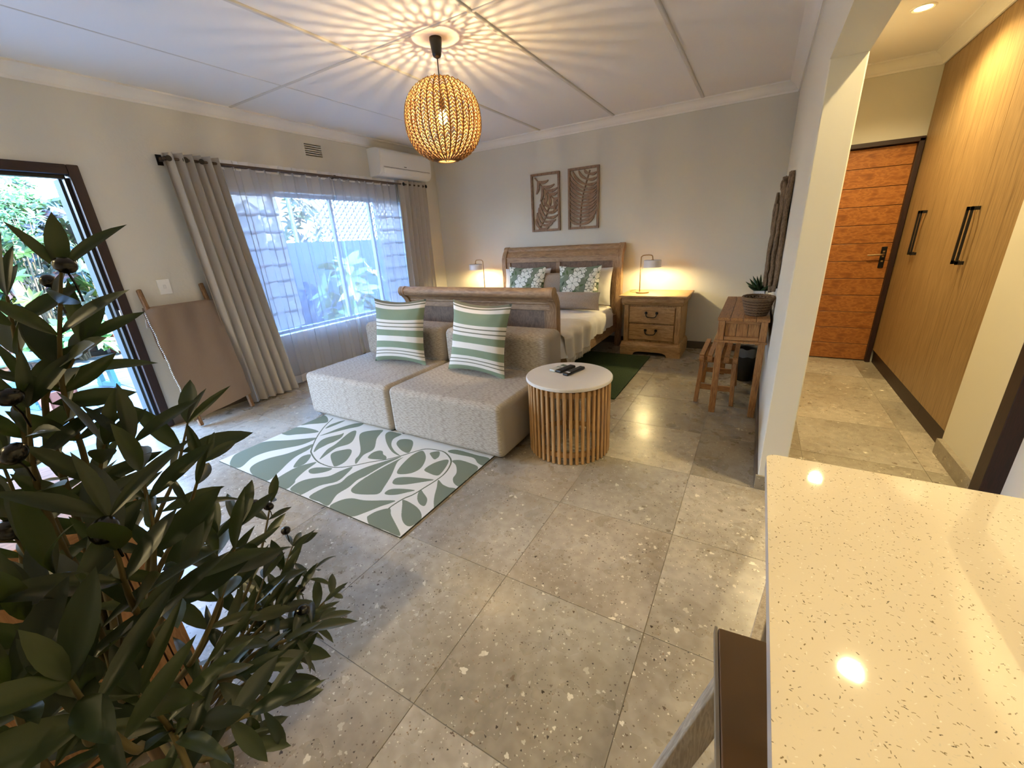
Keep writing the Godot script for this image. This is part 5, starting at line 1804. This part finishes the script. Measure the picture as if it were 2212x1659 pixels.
func shrub(nm, at, h, w, label, cols, L, sd, n_own, n_mass):
	var t = thing(nm, label, "shrub", at, 0.0, "garden shrubs")
	var r = RandomNumberGenerator.new()
	r.seed = sd
	var s = nb()
	for k in 9:
		var a = r.randf() * TAU
		var tip = Vector3(cos(a) * w * 0.35 * r.randf(), h * r.randf_range(0.6, 0.95), sin(a) * w * 0.35 * r.randf())
		tube(s, [Vector3(cos(a) * 0.05, 0, sin(a) * 0.05), tip * 0.5 + Vector3(0.03, 0, 0.03), tip], [0.016, 0.012, 0.006], 5)
	ob("stems", s, mat("shrub_stem", Color(0.50, 0.44, 0.34), 0.9), t)
	var shapes = [leaf_mesh(1.0, 0.30, 0.25, 0.25, 4, 2), leaf_mesh(1.0, 0.38, 0.12, 0.2, 4, 2)]
	var mats = []
	for c in cols: mats.append(mat("shrub_%s" % c.to_html(false), c, 0.45, {"backlight_enabled": true, "backlight": Color(0.16, 0.19, 0.06)}))
	var multi = []
	for m in cols.size(): multi.append([])
	for k in n_own + n_mass:
		# leaves come in rosettes at the shoot tips, on the outside of the crown
		var ros = k / 7
		r.seed = sd * 1000 + ros
		var a = r.randf() * TAU
		var v = r.randf()
		var rr = w * 0.5 * sqrt(maxf(1.0 - pow(absf(v - 0.42) / 0.62, 2.0), 0.05)) * r.randf_range(0.7, 1.05)
		var c = Vector3(cos(a) * rr, 0.08 + v * h, sin(a) * rr)
		if k < n_own: c.x = absf(c.x) * 0.9 + 0.1 * w      # the built leaves face the house
		var ax = (Vector3(c.x, 0.35 * h * 0.3 + 0.25, c.z)).normalized()
		var ci = r.randi() % cols.size()
		var i = k % 7
		r.seed = sd * 7919 + k
		var e1 = ax.cross(Vector3(0.3, 0.2, 0.9)).normalized()
		var e2 = ax.cross(e1)
		var th = TAU * i / 7.0 + r.randf() * 0.5
		var d = ax * r.randf_range(0.25, 0.6) + (e1 * cos(th) + e2 * sin(th))
		var tr = Transform3D(leaf_basis(d, ax).scaled_local(Vector3.ONE * L * r.randf_range(0.75, 1.2)), c)
		if k < n_own:
			var o = put("leaf", shapes[k % 2], mats[ci], t)
			o.transform = tr
		else: multi[ci].append(tr)
	for ci in cols.size():
		if multi[ci].is_empty(): continue
		var mm = MultiMesh.new()
		mm.transform_format = MultiMesh.TRANSFORM_3D
		mm.mesh = shapes[ci % 2]
		mm.instance_count = multi[ci].size()
		for k in multi[ci].size(): mm.set_instance_transform(k, multi[ci][k])
		var mi = MultiMeshInstance3D.new()
		mi.name = "foliage"
		mi.multimesh = mm
		mi.material_override = mats[ci]
		mi.set_meta("kind", "stuff")
		t.add_child(mi, true)

func tree(nm, at, pts, r0, r1, label, crown, cols, L, n, sd):
	var t = thing(nm, label, "tree", at, 0.0, "")
	var s = nb()
	var line = curve3(pts, 8)
	var rr = []
	for k in line.size(): rr.append(lerpf(r0, r1, k / float(line.size() - 1)) * (1.0 + (0.06 if k % 2 == 0 else -0.04)))
	tube(s, line, rr, 10)
	ob("trunk", s, mat("pale_bark", Color(0.60, 0.56, 0.50), 0.9), t)
	var r = RandomNumberGenerator.new()
	r.seed = sd
	for k in 6:
		s = nb()
		var e = crown[0] + Vector3(r.randf_range(-1, 1), r.randf_range(-0.3, 0.8), r.randf_range(-1, 1)) * crown[1] * 0.6
		tube(s, [line[line.size() - 3], (line[line.size() - 1] + e) * 0.5 + Vector3(0, 0.08, 0), e], [r1, r1 * 0.6, r1 * 0.25], 6)
		ob("branch", s, mat("pale_bark", Color(0.60, 0.56, 0.50), 0.9), t)
	var sh = leaf_mesh(1.0, 0.34, 0.2, 0.2, 3, 2)
	for ci in cols.size():
		var mm = MultiMesh.new()
		mm.transform_format = MultiMesh.TRANSFORM_3D
		mm.mesh = sh
		mm.instance_count = n
		for k in n:
			var d = Vector3(r.randfn(), r.randfn(), r.randfn()).normalized() * pow(r.randf(), 0.4)
			var up = Vector3(r.randfn() * 0.6, 1, r.randfn() * 0.6)
			mm.set_instance_transform(k, Transform3D(leaf_basis(Vector3(r.randfn(), r.randfn() * 0.5, r.randfn()), up).scaled_local(Vector3.ONE * L * r.randf_range(0.7, 1.3)), crown[0] + d * crown[1]))
		var mi = MultiMeshInstance3D.new()
		mi.name = "crown"
		mi.multimesh = mm
		mi.material_override = mat("crown_%s" % cols[ci].to_html(false), cols[ci], 0.5, {"backlight_enabled": true, "backlight": Color(0.2, 0.24, 0.12)})
		mi.set_meta("kind", "stuff")
		t.add_child(mi, true)

func slat_bench(nm, at, turn, label, L, W, H, cat):
	var t = thing(nm, label, cat, at, turn, "teal garden furniture")
	var teal = mat("teal_wood", Color(0.27, 0.44, 0.43), 0.6)
	for k in 4:
		var s = nb()
		rb(s, Vector3((k - 1.5) * W / 4, H - 0.014, 0), Vector3(W / 4 - 0.012, 0.026, L), 0.003)
		ob("slat", s, teal, t)
	for z in [-L / 2 + 0.10, L / 2 - 0.10]:
		for x in [-W / 2 + 0.06, W / 2 - 0.06]:
			var s = nb()
			rb(s, Vector3(x, H / 2 - 0.013, z), Vector3(0.07, H - 0.028, 0.05), 0.003)
			ob("leg", s, teal, t)
		var s = nb()
		rb(s, Vector3(0, 0.03, z), Vector3(W, 0.055, 0.045), 0.003)
		ob("foot_rail", s, teal, t)
		s = nb()
		rb(s, Vector3(0, H - 0.06, z + 0.045), Vector3(W - 0.03, 0.06, 0.03), 0.003)
		ob("bearer", s, teal, t)

func build_garden():
	var g = -0.08
	var s = nb()
	bb(s, Vector3(-40, -0.4, -30), Vector3(-0.22, g - 0.03, 30))
	struct("ground", s, mat("garden_soil", Color(0.30, 0.25, 0.19), 1.0), "brown garden earth outside the studio", "ground")
	var pv = Node3D.new()
	pv.name = "patio"
	add_child(pv)
	tag(pv, "blue-grey slate paved patio outside the garden door", "patio", "", "structure")
	s = nb()
	bb(s, Vector3(-5.0, g - 0.06, 1.9), Vector3(-0.22, g - 0.012, 7.4))
	ob("bed", s, mat("patio_bed", Color(0.36, 0.36, 0.36), 0.95), pv)
	var slate = []
	for k in 4: slate.append(mat("slate_%d" % k, [Color(0.50, 0.51, 0.52), Color(0.45, 0.46, 0.48), Color(0.56, 0.56, 0.55), Color(0.48, 0.50, 0.50)][k], 0.45))
	var pm = boxm(Vector3(0.442, 0.03, 0.442))
	for i in 11:
		for j in 12:
			var o = put("paver", pm, slate[(i * 5 + j * 3 + (i * j) % 2) % 4], pv)
			o.position = Vector3(-0.46 - i * 0.45, g - 0.015 - 0.002 * ((i * 3 + j) % 3), 2.12 + j * 0.45)
	# brick pier and low garden wall
	var br = thing("brick_pier", "red brick garden pier with a pale coping", "pier", Vector3(-5.28, g - 0.03, 2.72))
	var bm = boxm(Vector3(0.215, 0.066, 0.1025))
	var bms = [mat("brick_a", Color(0.50, 0.24, 0.18), 0.85), mat("brick_b", Color(0.56, 0.29, 0.21), 0.85), mat("brick_c", Color(0.45, 0.23, 0.19), 0.85)]
	s = nb()
	bb(s, Vector3(-0.215, 0, -0.215), Vector3(0.215, 0.60, 0.215))
	ob("mortar", s, mat("mortar", Color(0.50, 0.46, 0.42), 0.95), br)
	for c in 8:
		for f in 4:
			for k in 2:
				var o = put("brick", bm, bms[(c * 3 + f + k) % 3], br)
				var off = (k - 0.5) * 0.225 + (0.112 if c % 2 else 0.0) * 0.0
				o.position = Vector3(0, 0.037 + c * 0.076, 0.17).rotated(Vector3.UP, f * PI / 2) + Vector3(off, 0, 0).rotated(Vector3.UP, f * PI / 2)
				o.rotation.y = f * PI / 2
	s = nb()
	rb(s, Vector3(0, 0.63, 0), Vector3(0.52, 0.06, 0.52), 0.01)
	ob("coping", s, mat("coping", Color(0.66, 0.62, 0.58), 0.9), br)
	var lw = thing("garden_wall", "low brown brick retaining wall behind the patio", "garden wall", Vector3(-5.55, g - 0.03, 3.0))
	s = nb()
	bb(s, Vector3(-0.10, 0, 0), Vector3(0.10, 0.42, 4.5))
	ob("mortar", s, mat("mortar_dark", Color(0.30, 0.28, 0.25), 0.95), lw)
	for c in 5:
		for k in 19:
			var o = put("brick", bm, mat("brick_old_%d" % ((c + k) % 2), [Color(0.30, 0.25, 0.20), Color(0.36, 0.27, 0.21)][(c + k) % 2], 0.9), lw)
			o.position = Vector3(0.06, 0.04 + c * 0.078, 0.13 + k * 0.228 + (0.11 if c % 2 else 0.0))
			o.rotation.y = PI / 2
	slat_bench("garden_bench", Vector3(-2.55, g, 4.15), 0.25, "low teal slatted garden bench on the patio", 0.95, 0.36, 0.31, "bench")
	slat_bench("garden_table", Vector3(-3.35, g, 4.80), 0.25, "teal slatted garden table behind the low bench", 1.5, 0.75, 0.45, "table")
	var tp = thing("terracotta_planter", "square terracotta planter beside the teal bench", "planter", Vector3(-2.02, g, 4.36), 0.2)
	s = nb()
	extr(s, [Vector2(-0.10, 0), Vector2(0.10, 0), Vector2(0.13, 0.24), Vector2(0.11, 0.24), Vector2(0.085, 0.03), Vector2(-0.085, 0.03), Vector2(-0.11, 0.24), Vector2(-0.13, 0.24)], -0.12, 0.12)
	for z in [-0.12, 0.10]: extr(s, [Vector2(-0.10, 0), Vector2(0.10, 0), Vector2(0.13, 0.24), Vector2(-0.13, 0.24)], z, z + 0.02)
	ob("tub", s, mat("terracotta", Color(0.60, 0.36, 0.28), 0.85), tp)
	s = nb()
	bx(s, Vector3(0, 0.20, 0), Vector3(0.21, 0.02, 0.20))
	ob("earth", s, mat("soil", Color(0.13, 0.09, 0.06), 1.0), tp)
	# shrubs
	var green = [Color(0.115, 0.20, 0.09), Color(0.17, 0.27, 0.12), Color(0.085, 0.145, 0.07)]
	var lime = [Color(0.28, 0.37, 0.12), Color(0.20, 0.30, 0.12), Color(0.13, 0.22, 0.10)]
	var bronze = [Color(0.18, 0.125, 0.135), Color(0.25, 0.19, 0.19), Color(0.125, 0.15, 0.10)]
	var y = g - 0.03
	shrub("croton_shrub", Vector3(-5.9, y, 3.45), 2.6, 1.5, "tall lime and green croton shrub behind the brick pier", lime, 0.20, 11, 56, 560)
	shrub("bronze_shrub", Vector3(-6.1, y, 2.65), 2.4, 1.4, "bronze-leaved shrub with purple rosettes behind the brick pier", bronze, 0.20, 12, 56, 560)
	shrub("laurel_shrub", Vector3(-6.0, y, 4.35), 2.5, 1.5, "dense dark green laurel shrub behind the garden wall", green, 0.18, 13, 42, 560)
	shrub("bronze_shrub", Vector3(-6.4, y, 3.9), 1.5, 1.1, "low bronze shrub between the laurel and the lime croton", bronze, 0.19, 14, 42, 360)
	shrub("croton_shrub", Vector3(-6.5, y, 5.2), 2.6, 1.5, "tall lime croton shrub at the far end of the garden wall", lime, 0.20, 15, 28, 560)
	shrub("laurel_shrub", Vector3(-7.3, y, 3.1), 2.9, 2.0, "tall dark laurel shrub rising behind the crotons", green, 0.20, 16, 28, 900)
	shrub("laurel_shrub", Vector3(-7.4, y, 4.7), 2.9, 2.0, "tall dark laurel shrub at the back beyond the teal table", green, 0.20, 17, 28, 900)
	shrub("fern_shrub", Vector3(-5.1, y, 3.35), 0.5, 0.9, "low bright green fern clump beside the brick pier", [Color(0.30, 0.48, 0.20), Color(0.24, 0.42, 0.18)], 0.26, 18, 56, 120)
	shrub("laurel_shrub", Vector3(-7.4, y, 1.4), 3.2, 2.2, "broad dark laurel shrub opposite the window end of the patio", green, 0.20, 19, 14, 900)
	shrub("laurel_shrub", Vector3(-7.4, y, 6.9), 2.8, 2.4, "broad dark laurel shrub past the end of the garden wall", green, 0.20, 20, 14, 900)
	tree("slender_tree", Vector3(-5.35, y, 3.62), [Vector3(0, 0, 0), Vector3(0.02, 0.7, 0.05), Vector3(-0.05, 1.4, 0.12), Vector3(0.0, 2.0, 0.18), Vector3(0.02, 2.45, 0.2)], 0.075, 0.05, "slender pale ringed trunk with light feathery crown before the shrubs", [Vector3(0.1, 2.55, 0.25), 0.78], [Color(0.36, 0.52, 0.34), Color(0.46, 0.60, 0.42)], 0.085, 1500, 31)
	tree("slender_tree", Vector3(-5.85, y, 4.12), [Vector3(0, 0, 0), Vector3(0.02, 0.8, 0.0), Vector3(0.05, 1.6, -0.06), Vector3(0.0, 2.1, -0.04), Vector3(0.02, 2.45, 0.0)], 0.045, 0.028, "thin pale trunk forking among the lime crotons", [Vector3(0.1, 2.55, 0.15), 0.72], [Color(0.36, 0.52, 0.34), Color(0.42, 0.56, 0.38)], 0.085, 1300, 32)
	var hd = thing("hedge", "long dark clipped hedge closing off the garden behind the shrubs", "hedge", Vector3(-8.9, y, 0))
	s = nb()
	for k in 12: tube(s, [Vector3(0, 0, -2.0 + k), Vector3(0.05, 1.2, -2.0 + k), Vector3(-0.05, 2.4, -1.9 + k)], [0.05, 0.04, 0.02], 6)
	ob("stems", s, mat("shrub_stem", Color(0.50, 0.44, 0.34), 0.9), hd)
	var hr = RandomNumberGenerator.new()
	hr.seed = 61
	for ci in 2:
		var mm = MultiMesh.new()
		mm.transform_format = MultiMesh.TRANSFORM_3D
		mm.mesh = leaf_mesh(1.0, 0.5, 0.15, 0.2, 3, 2)
		mm.instance_count = 2600
		for k in 2600:
			var up = Vector3(0.8, 0.7, 0) + Vector3(hr.randfn(), hr.randfn(), hr.randfn()) * 0.4
			var at = Vector3(hr.randf_range(-0.35, 0.35), hr.randf_range(0.0, 2.85), hr.randf_range(-2.5, 9.5))
			mm.set_instance_transform(k, Transform3D(leaf_basis(Vector3(hr.randfn(), hr.randfn(), hr.randfn()), up).scaled_local(Vector3.ONE * hr.randf_range(0.22, 0.40)), at))
		var mi = MultiMeshInstance3D.new()
		mi.name = "foliage"
		mi.multimesh = mm
		mi.material_override = mat("hedge_%d" % ci, [Color(0.10, 0.18, 0.08), Color(0.15, 0.24, 0.11)][ci], 0.5)
		mi.set_meta("kind", "stuff")
		hd.add_child(mi, true)
	# boundary wall and lattice seen through the window
	s = nb()
	bb(s, Vector3(-3.5, g - 0.03, -9.0), Vector3(-3.3, 1.58, 1.45))
	tag(ob("boundary_wall", s, mat("render_blue", Color(0.14, 0.27, 0.43), 0.9)), "blue-grey rendered boundary wall outside the window", "garden wall")
	var la = thing("lattice_screen", "diagonal timber lattice screen on top of the boundary wall", "screen", Vector3(-3.4, 1.58, -0.35))
	var lm = mat("lattice_wood", Color(0.42, 0.46, 0.50), 0.8)
	for k in 30:
		for sd in [-1.0, 1.0]:
			var z0 = -3.0 + k * 0.135
			s = nb()
			var a = Vector3(0.012 * sd, 0.0, z0)
			var b = Vector3(0.012 * sd, 0.85, z0 + sd * 0.85)
			if b.z > 0.6 or b.z < -3.6 or z0 > 0.6: continue
			var up = (b - a).normalized()
			bx(s, (a + b) * 0.5, Vector3(0.012, (b - a).length(), 0.035), Basis(Vector3.RIGHT, up, Vector3.RIGHT.cross(up)))
			ob("slat", s, lm, la)
	for z in [-3.6, -1.5, 0.6]:
		s = nb()
		bx(s, Vector3(0, 0.45, z), Vector3(0.06, 0.9, 0.06))
		ob("post", s, lm, la)
	s = nb()
	bx(s, Vector3(0, 0.88, -1.5), Vector3(0.06, 0.05, 4.26))
	ob("top_rail", s, lm, la)
	shrub("laurel_shrub", Vector3(-4.6, y, -0.6), 2.6, 1.6, "leafy shrub looming over the boundary wall outside the window", green, 0.20, 21, 14, 700)
	shrub("palm_shrub", Vector3(-2.6, y, -0.2), 1.15, 1.0, "spiky pale shrub in front of the boundary wall outside the window", [Color(0.35, 0.46, 0.30), Color(0.44, 0.52, 0.38)], 0.42, 22, 28, 60)
